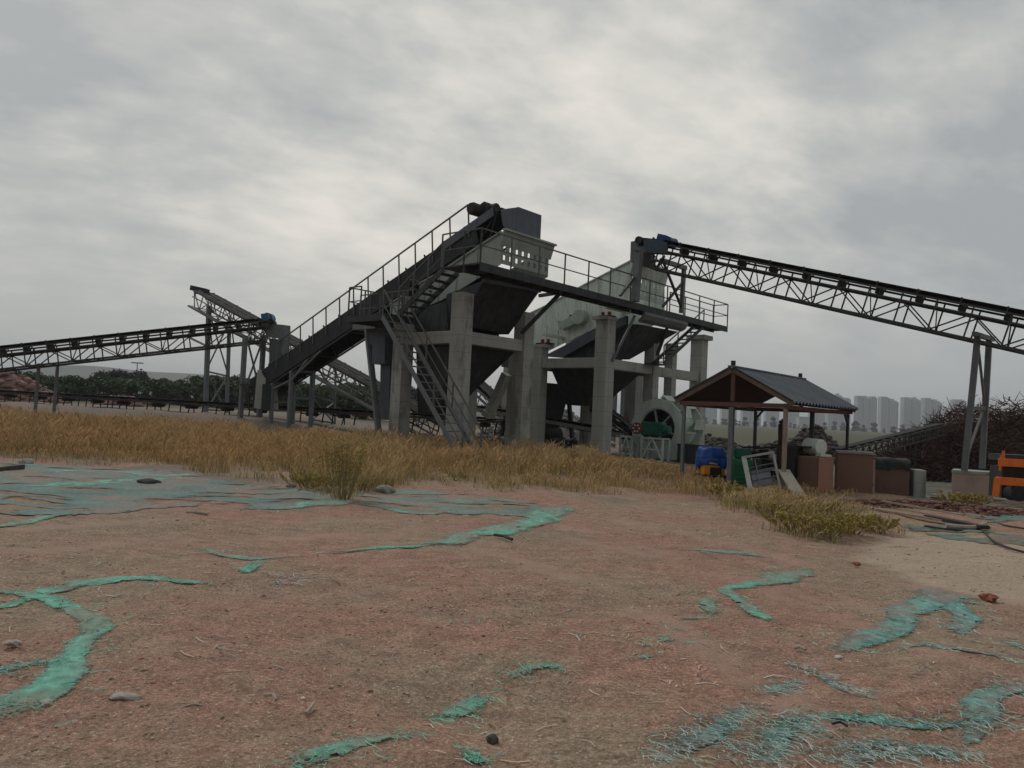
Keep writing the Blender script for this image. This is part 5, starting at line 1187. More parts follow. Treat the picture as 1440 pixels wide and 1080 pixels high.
def ribbon(label, pts, widths, m=net_green, res=None, group='strips of green dust netting half buried in the soil', ragged=.35, lift=.007, name='netting_strip', cat='netting', fibres=0):
    W3 = [G(x, y) for x, y in pts]; seg = []
    for i in range(len(W3)-1):
        a, b = W3[i], W3[i+1]; n = max(2, int((b-a).length/(res or .05)))
        for k in range(n): f = k/n; seg.append((a.x+(b.x-a.x)*f, a.y+(b.y-a.y)*f, widths[i]+(widths[i+1]-widths[i])*f))
    seg.append((W3[-1].x, W3[-1].y, widths[-1])); S = np.array(seg); n = len(S)
    for _ in range(4): S[1:-1] = (S[:-2]+2*S[1:-1]+S[2:])/4
    T = np.gradient(S[:, :2], axis=0); T /= np.linalg.norm(T, axis=1)[:, None]+1e-9; Nn = np.stack([-T[:, 1], T[:, 0]], -1); mcr = 15
    r = np.linspace(-1, 1, mcr)[None, :]; sd_ = random.random()*50
    s = np.arange(n)[:, None]*(res or .05); w = 1.0*S[:, 2:3]*(.85+.6*(fbm(s*2.2+sd_, s*0+3)-.2)); wob = (fbm(s*1.3+sd_+9, s*0)-.47)*S[:, 2:3]*1.2
    off = r*w/2+wob; X = S[:, 0:1]+Nn[:, 0:1]*off; Y = S[:, 1:2]+Nn[:, 1:2]*off
    Z = H(X, Y)+(fbm(X*1.3, Y*1.3)-.47)*.10*(1-sstep(60, 100, np.hypot(X, Y))) + lift+.011*np.minimum(1, w*3)*(1-r*r)*np.clip(fbm(X*7+3, Y*7)*2-.5, 0, 1)+.006*fbm(X*30, Y*30, 2)
    V = np.stack([X, Y, Z], -1); idx = np.arange(n*mcr).reshape(n, mcr)
    F = np.stack([idx[:-1, :-1], idx[1:, :-1], idx[1:, 1:], idx[:-1, 1:]], -1)
    edge = np.abs((r[:, :-1]+r[:, 1:])/2)*np.ones((n-1, 1)); nz = fbm(X[:-1, :-1]*14+sd_, Y[:-1, :-1]*14, 3); endf = np.minimum(np.arange(n-1), np.arange(n-1)[::-1])[:, None]/4
    keep = (nz > .14+ragged*edge**2*.45) & (nz > .40-.35*np.minimum(endf, 1))
    endv = np.minimum(1, np.minimum(np.arange(n), np.arange(n)[::-1])[:, None]/6)
    cover = np.clip((.72 if m is net_pale else 1.0)*(1.10-np.abs(r)**2.0*1.0)*(.28+1.4*fbm(X*6+sd_, Y*6))*(.35+.65*endv), 0, 1)
    F = F[keep]; K = (.45+1.2*fbm(X*26, Y*26, 3))[..., None]*np.ones(3); bury = np.clip((fbm(X*3+sd_, Y*3)-.39)*3.5, 0, .7)[..., None]
    K = K*(1-bury)+bury*np.array([2.0, .62, .66])*.8
    V = V.reshape(-1, 3); K = np.concatenate([K, cover[..., None]], -1).reshape(-1, 4); F = F.reshape(-1, 4)
    if fibres:
        fibres = int(fibres*.55)
        fv, ff = [], []
        for _ in range(fibres):
            i = rng.integers(n); p = np.array([S[i, 0], S[i, 1]])+Nn[i]*rng.normal()*S[i, 2]*.45; a = rng.random()*6.28; q = []
            for k in range(9): q.append(p.copy()); a += rng.normal()*.7; p = p+np.array([math.cos(a), math.sin(a)])*.018
            q = np.array(q); z = H(q[:, 0], q[:, 1])+(fbm(q[:, 0]*1.3, q[:, 1]*1.3)-.47)*.10+.010+.012*rng.random(); b0 = len(V)+len(fv)*0
            t_ = np.gradient(q, axis=0); nn_ = np.stack([-t_[:, 1], t_[:, 0]], -1); nn_ /= np.linalg.norm(nn_, axis=1)[:, None]+1e-9
            fv.append((q, z, nn_))
        Vf = []; Ff = []; base = len(V)
        for q, z, nn_ in fv:
            for k in range(len(q)):
                Vf += [(q[k, 0]-nn_[k, 0]*.0013, q[k, 1]-nn_[k, 1]*.0013, z[k]), (q[k, 0]+nn_[k, 0]*.0013, q[k, 1]+nn_[k, 1]*.0013, z[k]+.003)]
                if k: b1 = base+len(Vf)-4; Ff.append((b1, b1+1, b1+3, b1+2))
        V = np.vstack([V, Vf]); F = np.vstack([F, Ff]); K = np.vstack([K, np.concatenate([np.ones((len(Vf), 3))*1.9, np.ones((len(Vf), 1))*1.6], -1)])
    c = V.mean(0); o = fast(name, V-c, F, m, K, smooth=True); o.location = c; props(o, label, cat, group); return o
nets = [
 ('broad green net strip curving out of the lower left edge', [(-40, 1010), (40, 975), (95, 930), (125, 895), (142, 870), (128, 857), (85, 843), (30, 832), (-30, 828)], [.55, .34, .24, .24, .24, .22, .20, .20, .2], net_green, 150),
 ('thin green net line branching right across the left foreground', [(-20, 858), (50, 840), (110, 818), (180, 814), (250, 819), (312, 820)], [.14, .18, .26, .22, .18, .16], net_green, 60),
 ('faint frayed net strip left of the curved strip', [(-30, 955), (30, 940), (90, 932)], [.2, .14, .06], net_teal, 80),
 ('forked green net scrap in the middle distance on the left', [(282, 772), (320, 782), (355, 786), (385, 787), (424, 784)], [.25, .12, .3, .2, .12], net_green, 20),
 ('short green net leg below the forked scrap', [(358, 788), (352, 800), (337, 811), (352, 811)], [.3, .22, .16, .1], net_green, 20),
 ('bright green net bank rising to the right in the centre', [(600, 769), (640, 764), (668, 752), (700, 744), (740, 732), (788, 713)], [.3, .55, .6, .8, .6, .9], net_green, 30),
 ('long thin green net line left of the bright bank', [(446, 778), (500, 777), (575, 772), (610, 766)], [.12, .25, .2, .1], net_green, 20),
 ('green net fold along the soil edge below the tall weed', [(360, 716), (420, 711), (455, 710), (490, 705), (520, 708)], [.3, .8, .9, .3, .2], net_green, 10),
 ('green net line on the flattened ground right of the weed', [(520, 714), (560, 716), (600, 722), (650, 722)], [.2, .5, .4, .15], net_green, 10),
 ('small green net tuft on the stony strip', [(640, 711), (668, 707), (690, 710)], [.3, .9, .2], net_green, 5),
 ('upper green net scrap in the centre foreground', [(705, 957), (730, 950), (750, 942), (775, 936), (792, 938), (785, 945)], [.16, .14, .14, .10, .10, .05], net_green, 40),
 ('lower green net scrap in the centre foreground', [(605, 1012), (640, 1000), (665, 986), (688, 974)], [.10, .19, .19, .12], net_green, 50),
 ('green net scrap leaving the bottom edge left of centre', [(400, 1090), (450, 1068), (510, 1050), (575, 1036)], [.20, .17, .15, .06], net_green, 60),
 ('small net tuft on the bottom edge at the centre', [(650, 1062), (672, 1066), (690, 1084)], [.06, .13, .10], net_green, 40),
 ('first flat tuft of the zigzag net chain, nearest the camera end', [(889, 905), (902, 904), (914, 902)], [.12, .15, .08], net_green, 10),
 ('second larger tuft of the zigzag net chain', [(921, 897), (933, 897), (950, 902)], [.12, .22, .1], net_green, 10),
 ('third rounded tuft of the zigzag net chain', [(938, 886), (948, 882), (960, 884)], [.14, .26, .12], net_green, 10),
 ('hooked top end of the zigzag net chain', [(1000, 842), (990, 850), (994, 862), (1006, 868)], [.22, .2, .2, .08], net_green, 20),
 ('small green net tuft below the zigzag chain', [(888, 922), (905, 922), (925, 919)], [.10, .12, .04], net_green, 10),
 ('tiny green net tuft right of the zigzag chain', [(958, 909), (972, 909)], [.1, .08], net_green, 5),
 ('green net tuft between the zigzag chain and the hooked strip', [(960, 872), (985, 869), (1003, 869)], [.1, .1, .06], net_green, 10),
 ('hooked green net strip pointing down right', [(1135, 801), (1105, 806), (1085, 820), (1055, 828), (1030, 834), (1050, 848), (1070, 865), (1090, 876)], [.2, .55, .35, .3, .25, .2, .16, .08], net_green, 40),
 ('pale green net line across the soil above the hooked strip', [(950, 772), (1000, 776), (1050, 780), (1085, 786)], [.15, .3, .2, .1], net_teal, 10),
 ('wedge of frayed green net running to the broken brick', [(1162, 912), (1185, 908), (1220, 893), (1260, 868), (1300, 850), (1340, 840), (1370, 846)], [.16, .26, .3, .38, .45, .8, .5], net_teal, 120),
 ('loose net patch below the broken brick', [(1335, 888), (1345, 878), (1352, 864), (1356, 850)], [.25, .2, .3, .3], net_teal, 120),
 ('thin net line with a small peak left of the right edge', [(1270, 915), (1310, 910), (1345, 919), (1390, 924), (1440, 936)], [.04, .18, .07, .05, .1], net_teal, 50),
 ('net corner fold standing at the lower right', [(1460, 965), (1420, 968), (1385, 972), (1372, 995), (1368, 1012), (1395, 1022), (1405, 1028)], [.2, .14, .16, .26, .26, .22, .1], net_teal, 120),
 ('long frayed net line along the lower right foreground', [(1140, 1005), (1180, 1010), (1225, 1012), (1280, 1016), (1330, 1014), (1370, 1012)], [.08, .08, .14, .10, .08, .14], net_teal, 200),
 ('short net spur below the corner fold', [(1372, 1020), (1360, 1035), (1350, 1048)], [.16, .12, .05], net_teal, 40),
 ('frayed net tangle at the bottom, right of centre', [(925, 1075), (960, 1052), (985, 1030), (1020, 1010), (1050, 996)], [.14, .14, .18, .12, .1], net_pale, 380),
 ('stringy bleached net tangle on the bottom edge', [(1050, 1075), (1075, 1050), (1090, 1030), (1130, 1012)], [.22, .22, .18, .14], net_pale, 520),
 ('stringy net tangle low on the right', [(1160, 1072), (1215, 1052), (1260, 1045), (1300, 1062), (1360, 1064)], [.24, .2, .12, .14, .12], net_pale, 480),
 ('pale net wisp in the right foreground', [(1105, 932), (1150, 945), (1180, 965), (1225, 978)], [.05, .07, .09, .05], net_pale, 120),
 ('small pale net knot in the right foreground', [(1070, 972), (1095, 968), (1120, 955)], [.1, .08, .05], net_pale, 120),
 ('ragged net scrap at the right edge', [(1425, 905), (1450, 915), (1480, 925)], [.25, .3, .3], net_teal, 60),
 ('thin green net line far left on bare soil', [(-20, 742), (40, 732), (120, 722)], [.18, .22, .1], net_green, 10),
 ('folded green net ridge behind the left soil', [(0, 684), (60, 682), (130, 678), (210, 676), (290, 672)], [.2, .5, .6, .5, .3], net_green, 0),
 ('upper thin net ridge near the left grass', [(60, 664), (150, 662), (230, 668), (300, 668)], [.3, .6, .5, .3], net_teal, 0),
 ('green net bundle at the foot of the dark brick tank', [(1282, 688), (1300, 690), (1330, 692)], [.8, 1.2, .6], net_dusty, 0),
 ('green net scrap right of the trestle pier', [(1378, 706), (1400, 712), (1440, 716)], [.8, 1.0, 1.0], net_dusty, 0),
 ('green net scrap among the planks on the right', [(1285, 738), (1300, 745), (1315, 742)], [.3, .6, .3], net_dusty, 0),
]
for lb, pts, ws, mm, fb in nets: ribbon(lb, pts, ws, mm, fibres=fb, res=.045 if pts[0][1] > 800 else .10)
# broad dusty net sheets lying over the ground
def sheet(label, poly, m, res=.12, thr=.36):
    PG = [G(x, y) for x, y in poly]; xs = [p.x for p in PG]; ys = [p.y for p in PG]
    X, Y = np.meshgrid(np.arange(min(xs), max(xs), res), np.arange(min(ys), max(ys), res)); X = X+(rng.random(X.shape)-.5)*res*.4
    Z = H(X, Y)+(fbm(X*1.3, Y*1.3)-.47)*.10+.006+.010*np.clip(fbm(X*1.5, Y*4)*2-.7, 0, 1)+.005*fbm(X*8, Y*8, 2)
    idx = np.arange(X.size).reshape(X.shape); F = np.stack([idx[:-1, :-1], idx[:-1, 1:], idx[1:, 1:], idx[1:, :-1]], -1)
    ins = inpoly((X+(fbm(X*.9, Y*.9)-.5)*1.2)[:-1, :-1], (Y+(fbm(X*.9+30, Y*.9)-.5)*1.2)[:-1, :-1], [(p.x, p.y) for p in PG])
    nz = fbm(X*1.1+5, Y*2.6, 5)[:-1, :-1]; F = F[ins & (nz > thr-.08)]
    cover = np.clip(.62+(fbm(X*1.1+5, Y*2.6, 5)-thr-.02)*6, 0, 1.05)*(.62+.6*fbm(X*4, Y*9))
    K = (.65+.6*fbm(X*3, Y*6))[..., None]*np.ones(3); bury = np.clip((fbm(X*1.2+9, Y*2.5)-.42)*3.2, 0, .75)[..., None]; K = K*(1-bury)+bury*np.array([1.9, .80, .72])
    V = np.stack([X, Y, Z], -1).reshape(-1, 3); c = V.mean(0); o = fast('netting_sheet', V-c, F, m, np.concatenate([K, cover[..., None]], -1).reshape(-1, 4), smooth=True); o.location = c; props(o, label, 'netting')
sheet('wide faded blue green net sheet spread before the left grass', [(-80, 652), (30, 650), (200, 662), (380, 686), (480, 706), (440, 712), (330, 716), (180, 718), (120, 728), (-80, 728)], net_mat('blue_grey_netting', (.165, .265, .245)), .11, .35)
sheet('stony faded net sheet between the weed and the bright bank', [(500, 695), (600, 690), (700, 700), (780, 712), (730, 728), (600, 722), (520, 716)], net_mat('grey_netting', (.20, .29, .255)), .1, .43)
sheet('dusty net sheet around the trestle pier on the right', [(1270, 672), (1340, 680), (1460, 690), (1500, 730), (1400, 740), (1330, 720), (1280, 700)], net_dusty, .12, .46)
sheet('faded net sheet over black planks at the right', [(1240, 735), (1330, 732), (1440, 760), (1500, 775), (1380, 765), (1280, 752)], net_dusty, .1, .48)
# netting draped over the dark tank
def drape():
    a, b, z1 = td[1], td[2], td[3]; n = 24; k = 10; back = Vector((.35, .94, 0))*1.05; vs = []
    for i in range(n+1):
        p = a.lerp(b, -.02+1.04*i/n); dr = .12+.22*float(fbm(i*.5, 7.7))
        for j in range(k+1):
            f = j/k
            if f < .35: q = Vector((p.x, p.y, 0))-back*.04; z = z1+.03-dr*(1-f/.35)
            else: q = Vector((p.x, p.y, 0))+back*((f-.35)/.65); z = z1+.05+.1*float(fbm(i*.4, j*.5+2))
            vs.append(Vector((q.x, q.y, z)))
    m = MB(); m.poly(vs, [(i*(k+1)+j, (i+1)*(k+1)+j, (i+1)*(k+1)+j+1, i*(k+1)+j+1) for i in range(n) for j in range(k)])
    solo('net_cover', m, mat('black_green_net', (.035, .055, .045), (.02, .025, .022), 6, .9), 'black and green net draped over the dark brick tank', 'net cover', smooth=True)
drape()

# ------------------------------------------------------------------ brush heap on the right
brush_m = mat('red_brown_brush', (.095, .052, .043), (.055, .034, .030), 1.2, .9, attr='col')
def brush():
    c = P(1420, 640, 33); cx, cy = c.x+1.4, 34.5; rx, ry, h = 7.0, 3.2, 3.75; n = 19000; z0 = gz(cx, cy)
    a = rng.random(n)*6.28; r = np.sqrt(rng.random(n))*1.02; x = r*np.cos(a); y = r*np.sin(a)
    def hh(x, y): rr_ = np.sqrt(x*x+y*y); return h*np.clip(1-np.abs(rr_)**1.7, 0, 1)*(.62+.75*fbm(x*1.9+1, y*1.9))
    z = hh(x, y)*(.55+.5*rng.random(n)); p = np.stack([x*rx, y*ry, z], -1)
    d = rng.normal(size=(n, 3)); d[:, 2] = np.abs(d[:, 2])*.55; d /= np.linalg.norm(d, axis=1)[:, None]; ln = (.25+.75*rng.random(n)**2)[:, None]
    s = np.cross(d, rng.normal(size=(n, 3))); s /= np.linalg.norm(s, axis=1)[:, None]; w = (.010+.020*rng.random(n))[:, None]
    bend = rng.normal(size=(n, 3))*.12*ln; mid = p+d*ln*.5+bend; end = p+d*ln+bend*.4
    V = np.stack([p-s*w, p+s*w, mid+s*w*.8, mid-s*w*.8, end+s*w*.4, end-s*w*.4], 1).reshape(-1, 3); b = 6*np.arange(n)
    F = np.vstack([np.stack([b, b+1, b+2, b+3], -1), np.stack([b+3, b+2, b+4, b+5], -1)]); K = np.repeat((.5+1.1*rng.random((n, 1)))*np.array([1, 1, 1]), 6, 0)
    g = 40; xs = np.linspace(-1, 1, g); X, Y = np.meshgrid(xs, xs); Z = hh(X, Y)*.82-.05; V0 = np.stack([X*rx, Y*ry, Z], -1).reshape(-1, 3); q = (np.arange(g-1)[:, None]*g+np.arange(g-1)[None]).ravel()
    F0 = np.stack([q, q+1, q+g+1, q+g], -1); K0 = np.ones((len(V0), 3))*.55
    o = fast('brush_heap', np.vstack([V0, V]), np.vstack([F0, F+len(V0)]), brush_m, np.vstack([K0, K])); o.location = (cx, cy, z0)
    props(o, 'large heap of dark red brown brush and roots at the right edge', 'brush heap')
    # a few tall branches standing out of it
    for i in range(9):
        m = MB(); px = random.choice((1305, 1318, 1330, 1345, 1360, 1375, 1395, 1402)); b0 = P(px, 600, 33.5); p = Vector((b0.x, 33.5, 1.6)); dirv = Vector((random.uniform(-.5, .4), random.uniform(-.2, .2), 1)).normalized(); pts = [p.copy()]
        for k in range(7): dirv = (dirv+Vector((random.uniform(-.4, .4), random.uniform(-.3, .3), random.uniform(-.25, .2)))).normalized(); p = p+dirv*random.uniform(.15, .26); pts.append(p.copy())
        for k in range(len(pts)-1): m.tube(pts[k], pts[k+1], .022*(1-k/8), .022*(1-(k+1)/8)+.003, n=5, cap=False)
        for k in (2, 4, 5): q = pts[k]+Vector((random.uniform(-.5, .5), random.uniform(-.2, .2), random.uniform(.05, .35))); m.tube(pts[k], q, .009, .003, n=4, cap=False)
        solo('bare_branch', m, brush_m if False else mat('bare_branch_bark', (.10, .055, .045), (.07, .04, .035), 5, .9), 'thin bare branch sticking up out of the brush heap', 'branch', group='bare branches sticking out of the brush heap')
brush()
def thin_belt():
    A = P(1322, 598, 33); B = P(1176, 634, 27); d = (B-A).normalized(); sd2 = d.cross(Vector((0, 0, 1))).normalized(); up = sd2.cross(d).normalized(); up = up if up.z > 0 else -up
    t = thing('belt_conveyor', 'thin dark conveyor lying low between the brick tanks and the brush heap', 'conveyor', (B.x, B.y, gz(B.x, B.y)))
    m = MB()
    for o in (-.25, .25):
        m.bar(A+sd2*o, B+sd2*o, .04, .06, up); m.bar(A+sd2*o-up*.38, B+sd2*o-up*.38, .04, .05, up)
        for i in range(19):
            p = A.lerp(B, i/18)+sd2*o; m.bar(p, p-up*.38, .03)
            if i < 18: m.bar(p, A.lerp(B, (i+1)/18)+sd2*o-up*.38, .025)
    mesh('truss', m, truss_grey, t)
    m = MB(); m.bar(A+up*.07, B+up*.07, .36, .03, up); mesh('belt', m, rubber, t)
    for i in range(13): p = A.lerp(B, (i+.5)/13); m = MB(); m.tube(p-sd2*.24+up*.02, p+sd2*.24+up*.02, .045, n=8); mesh('idler', m, black_metal, t)
    for f in (.35, .75):
        p = A.lerp(B, f)-up*.38
        for o in (-.25, .25): q = p+sd2*o; m = MB(); m.bar(q, (q.x, q.y, gz(q.x, q.y)-.05), .05); mesh('leg', m, truss_grey, t)
thin_belt()

# ------------------------------------------------------------------ orange machine at the right edge
def orange_machine():
    b = at_d(1400, 19.8); t = thing('orange_machine_frame', 'orange steel machine frame cut by the right edge', 'machine', b)
    def q(px, py, dd=0): return P(px, py, 19.8+dd)
    m = MB(); m.bar(q(1406, 650), q(1480, 654, .3), .12, .20); mesh('upper_rail', m, orange_paint, t, bevel=.01)
    m = MB(); m.bar(q(1402, 676), q(1480, 681, .3), .12, .2); mesh('lower_rail', m, orange_paint, t, bevel=.01)
    m = MB(); m.bar(q(1403, 672), q(1400, 698), .14, .14); mesh('leg', m, orange_paint, t)
    m = MB(); m.bar(q(1408, 640), q(1406, 662), .05); m.bar(q(1411, 634), q(1411, 646), .06); m.tube(q(1407, 645), q(1413, 645), .035, n=8); mesh('hinge_post', m, orange_paint, t)
    m = MB(); m.prism([q(1411, 639, .2), q(1480, 642, .4), q(1480, 650, .4), q(1411, 648, .2)], Vector((.1, .8, 0))); mesh('top_tray', m, steel_dark, t)
    m = MB(); m.prism([q(1410, 656, .35), q(1480, 660, .6), q(1480, 705, .6), q(1408, 700, .35)], Vector((.1, .7, 0))); mesh('core', m, black_metal, t)
    m = MB(); c = q(1430, 694, .05); m.tube(c-Vector((0, .1, 0)), c+Vector((0, .25, 0)), .2, n=18); mesh('wheel', m, rubber, t)
    m = MB(); m.bar(q(1425, 703), q(1480, 707, .3), .05); mesh('foot_bar', m, steel_grey, t)
orange_machine()

# ------------------------------------------------------------------ loose planks, hoses, bricks
def plank(label, a, b, w, m, h=.04, lift=.05, name='plank'):
    A = G(*a); B = G(*b); A.z += lift; B.z += lift; mb = MB(); mb.bar(A, B, w, h); return solo(name, mb, m, label, name.replace('_', ' '))
plank('longest grey board lying in the rubbish left of the black hose', (1215, 716), (1340, 738), .16, wood)
plank('short pale board lying on dark soil near the right debris', (1203, 729), (1232, 727), .2, mat('pale_board', (.45, .42, .38), (.36, .34, .3), 4, .9))
plank('dark burnt board crossing the debris on the right', (1305, 732), (1385, 748), .2, black_metal, .06, .08)
plank('thin grey lath lying over the other boards', (1240, 712), (1355, 733), .07, wood, .03, .12)
plank('rusty strip lying near the trestle pier', (1310, 702), (1380, 712), .1, rust)
plank('dark pole lying in the grass at the far left', (-30, 668), (30, 660), .14, bark, .10, .06, 'timber')
def hose(label, pts, r, m, cat='hose', name='hose'):
    q = [G(x, y)+Vector((0, 0, r+.015)) for x, y in pts]; P2 = []
    for i in range(len(q)-1):
        p0 = q[max(i-1, 0)]; p1 = q[i]; p2 = q[i+1]; p3 = q[min(i+2, len(q)-1)]
        for k in range(6):
            t_ = k/6; P2.append(.5*((2*p1)+(-p0+p2)*t_+(2*p0-5*p1+4*p2-p3)*t_*t_+(-p0+3*p1-3*p2+p3)*t_**3))
    P2.append(q[-1]); mb = MB(); mb.path(P2, r, 8); solo(name, mb, m, label, cat)
hose('thin black hose snaking over the sand from the debris to the right edge', [(1300, 742), (1345, 748), (1375, 744), (1400, 766), (1450, 782), (1500, 790)], .018, black_metal)
hose('thick pale looped pipe end beside the burnt board', [(1330, 744), (1352, 746), (1372, 746), (1386, 741)], .045, mat('pale_pipe', (.36, .31, .27), (.28, .24, .2), 4, .8), 'pipe', 'pipe_end')
hose('second thin dark cable running off behind the pier', [(1380, 728), (1410, 740), (1460, 748)], .014, black_metal, 'cable', 'cable')
for i, (px, py, s, lb, m_) in enumerate(((1391, 845, .085, 'broken red brick lying on the edge of the pale sand', brick_red), (1205, 795, .05, 'small dark red brick piece on the sand edge', brick_red), (1140, 985, .03, '', None))):
    if not lb: continue
    g_ = G(px, py); mb = MB(); lump(mb, g_+Vector((0, 0, s*.35)), s*1.0, s*.8, s*.55, 7, 5, i+3, .3)
    solo('broken_brick', mb, m_, lb, 'brick', bevel=.008)
def rock(px, py, sx, sy, sz, label, col, name='stone', cat='stone'):
    g_ = G(px, py); m = MB(); lump(m, (0, 0, 0), sx, sy, sz, 12, 8, px, .16); m.v = [v+g_+Vector((0, 0, sz*.25)) for v in m.v]
    solo(name, m, mat('stone_%d' % int(col*100), (col, col*.93, col*.85), None, 12, .9, 0, .6, 40), label, cat)
rock(175, 981, .085, .04, .02, 'flat pale stone slab in the left foreground', .40)
rock(65, 990, .03, .03, .02, 'small pale stone beside the curved green net', .50)
rock(122, 941, .035, .03, .03, 'pointed grey stone beside the curved green net', .34)
rock(247, 1034, .022, .02, .02, 'round pale pebble in the lower left foreground', .45)
rock(326, 1069, .03, .025, .02, 'pale round stone at the bottom edge on the left', .42)
rock(281, 1035, .022, .02, .02, 'round grey pebble near the dark pebble', .2)
rock(693, 1042, .032, .028, .03, 'dark brown stone at the bottom centre', .10)
rock(410, 686, .10, .08, .07, 'brown stone lying on the stony strip left of the weed', .22)
rock(540, 692, .2, .16, .12, 'reddish clod beside the tall weed', .3)
rock(38, 652, .16, .12, .10, 'pale chunk lying by the far left netting', .4)
rock(210, 680, .22, .12, .08, 'dark lump under the folded net ridge', .07)
rock(17, 905, .05, .04, .02, 'pale stone at the left edge', .4)
rock(28, 942, .05, .03, .02, 'small white stone left of the frayed net strip', .55)
rock(1180, 925, .03, .03, .015, 'small white chip right of centre', .55)
rock(1270, 497+560, .03, .03, .02, 'white stone in the lower right foreground', .5)
def stick(label, a, b, r, m=None):
    A = G(*a); B = G(*b); A.z += r+.01; B.z += r+.012; mid = A.lerp(B, .5)+Vector((.01, .02, .01)); mb = MB(); mb.path([A, mid, B], r, 6); solo('stick', mb, m or mat('dry_stick', (.42, .36, .28), (.3, .25, .2), 9, .9), label, 'stick')
stick('pale split stick lying in the left foreground', (372, 982), (388, 990), .010)
stick('short pale upright-looking stick left of centre', (430, 1009), (440, 996), .012)
stick('thin twig right of the pale slab', (250, 1000), (284, 996), .004)
stick('dark curved twig in the lower right foreground', (1170, 1022), (1192, 1026), .007, black_metal)
stick('small white stick with a dark underside right of the zigzag chain', (1116, 915), (1133, 918), .012)
stick('dark twig lying on the soil below the bright net bank', (695, 755), (720, 762), .02, black_metal)
stick('pale twig on the soil left of centre', (262, 723), (292, 726), .02)
g_ = G(400, 816); 
ribbon('small white frayed net patch on the soil left of centre', [(380, 815), (398, 816), (420, 817)], [.18, .32, .2], net_mat('white_netting', (.42, .44, .42)), fibres=60, group=None)

# ------------------------------------------------------------------ gravel: countless small stones
def gravel():
    n = 60000; d = 2.9*np.exp(rng.random(n)*math.log(26/2.9)); a = (rng.random(n)-.5)*1.45; x = d*np.sin(a); y = d*np.cos(a)
    dens = fbm(x*.7, y*.7); k = rng.random(n) < sstep(.25, .62, dens); x, y, d = x[k], y[k], d[k]; n = len(x)
    s = (.0024+.010*rng.random(n)**9*1.3)*(.75+d*.06); z = H(x, y)+(fbm(x*1.3, y*1.3)-.47)*.10+(fbm(x*9, y*9, 3)-.43)*.030*(1-sstep(15, 30, d))+s*.05
    pal = np.array([(.85, .70, .60), (.75, .56, .48), (1.25, 1.15, 1.05), (.45, .38, .34), (1.0, .86, .74), (.80, .42, .32)]); c = pal[rng.choice(6, n, p=[.28, .22, .16, .10, .16, .08])]
    V, F, C = chunks(np.stack([x, y, z], -1), s, c); o = fast('gravel', V, F, stone_mat, C); props(o, 'small loose stones and crumbs over the bare soil', 'gravel', kind='stuff')
gravel()

def litter():
    n = 2600; d = 3.0*np.exp(rng.random(n)*math.log(22/3.0)); a = (rng.random(n)-.5)*1.4; x = d*np.sin(a); y = d*np.cos(a); k = rng.random(n) < sstep(.40, .62, fbm(x*.9+60, y*.9)); x, y, d = x[k], y[k], d[k]; n = len(x)
    ln = (.02+.07*rng.random(n)**2)*(.8+d*.04); w = .0016+.0022*rng.random(n)+d*.00018; t_ = rng.random(n)*6.28; dx, dy = np.cos(t_), np.sin(t_)
    def zz_(x, y): return H(x, y)+(fbm(x*1.3, y*1.3)-.47)*.10+(fbm(x*9, y*9, 3)-.43)*.030*(1-sstep(15, 30, np.hypot(x, y)))+.006
    P_ = []
    for e in (-1, 0, 1):
        px_ = x+dx*ln*e+(-dy)*ln*.25*(e == 0); py_ = y+dy*ln*e+dx*ln*.25*(e == 0); z = zz_(px_, py_)+.006*(e == 0)
        for sg in (-1, 1): P_.append(np.stack([px_-dy*w*sg, py_+dx*w*sg, z], -1))
    V = np.stack(P_, 1).reshape(-1, 3); b = 6*np.arange(n); F = np.vstack([np.stack([b, b+1, b+3, b+2], -1), np.stack([b+2, b+3, b+5, b+4], -1)])
    C = np.repeat(np.array([(.55, .46, .34), (.40, .32, .24), (.12, .09, .07), (.62, .58, .52), (.20, .38, .33)])[rng.choice(5, n, p=[.35, .25, .2, .12, .08])], 6, 0)
    o = fast('straw_litter', V, F, mat('litter', (1, 1, 1), (.85, .85, .85), 3, .9, attr='col'), C); props(o, 'straw, twigs and thread scraps scattered over the bare soil', 'litter', kind='stuff')
litter()
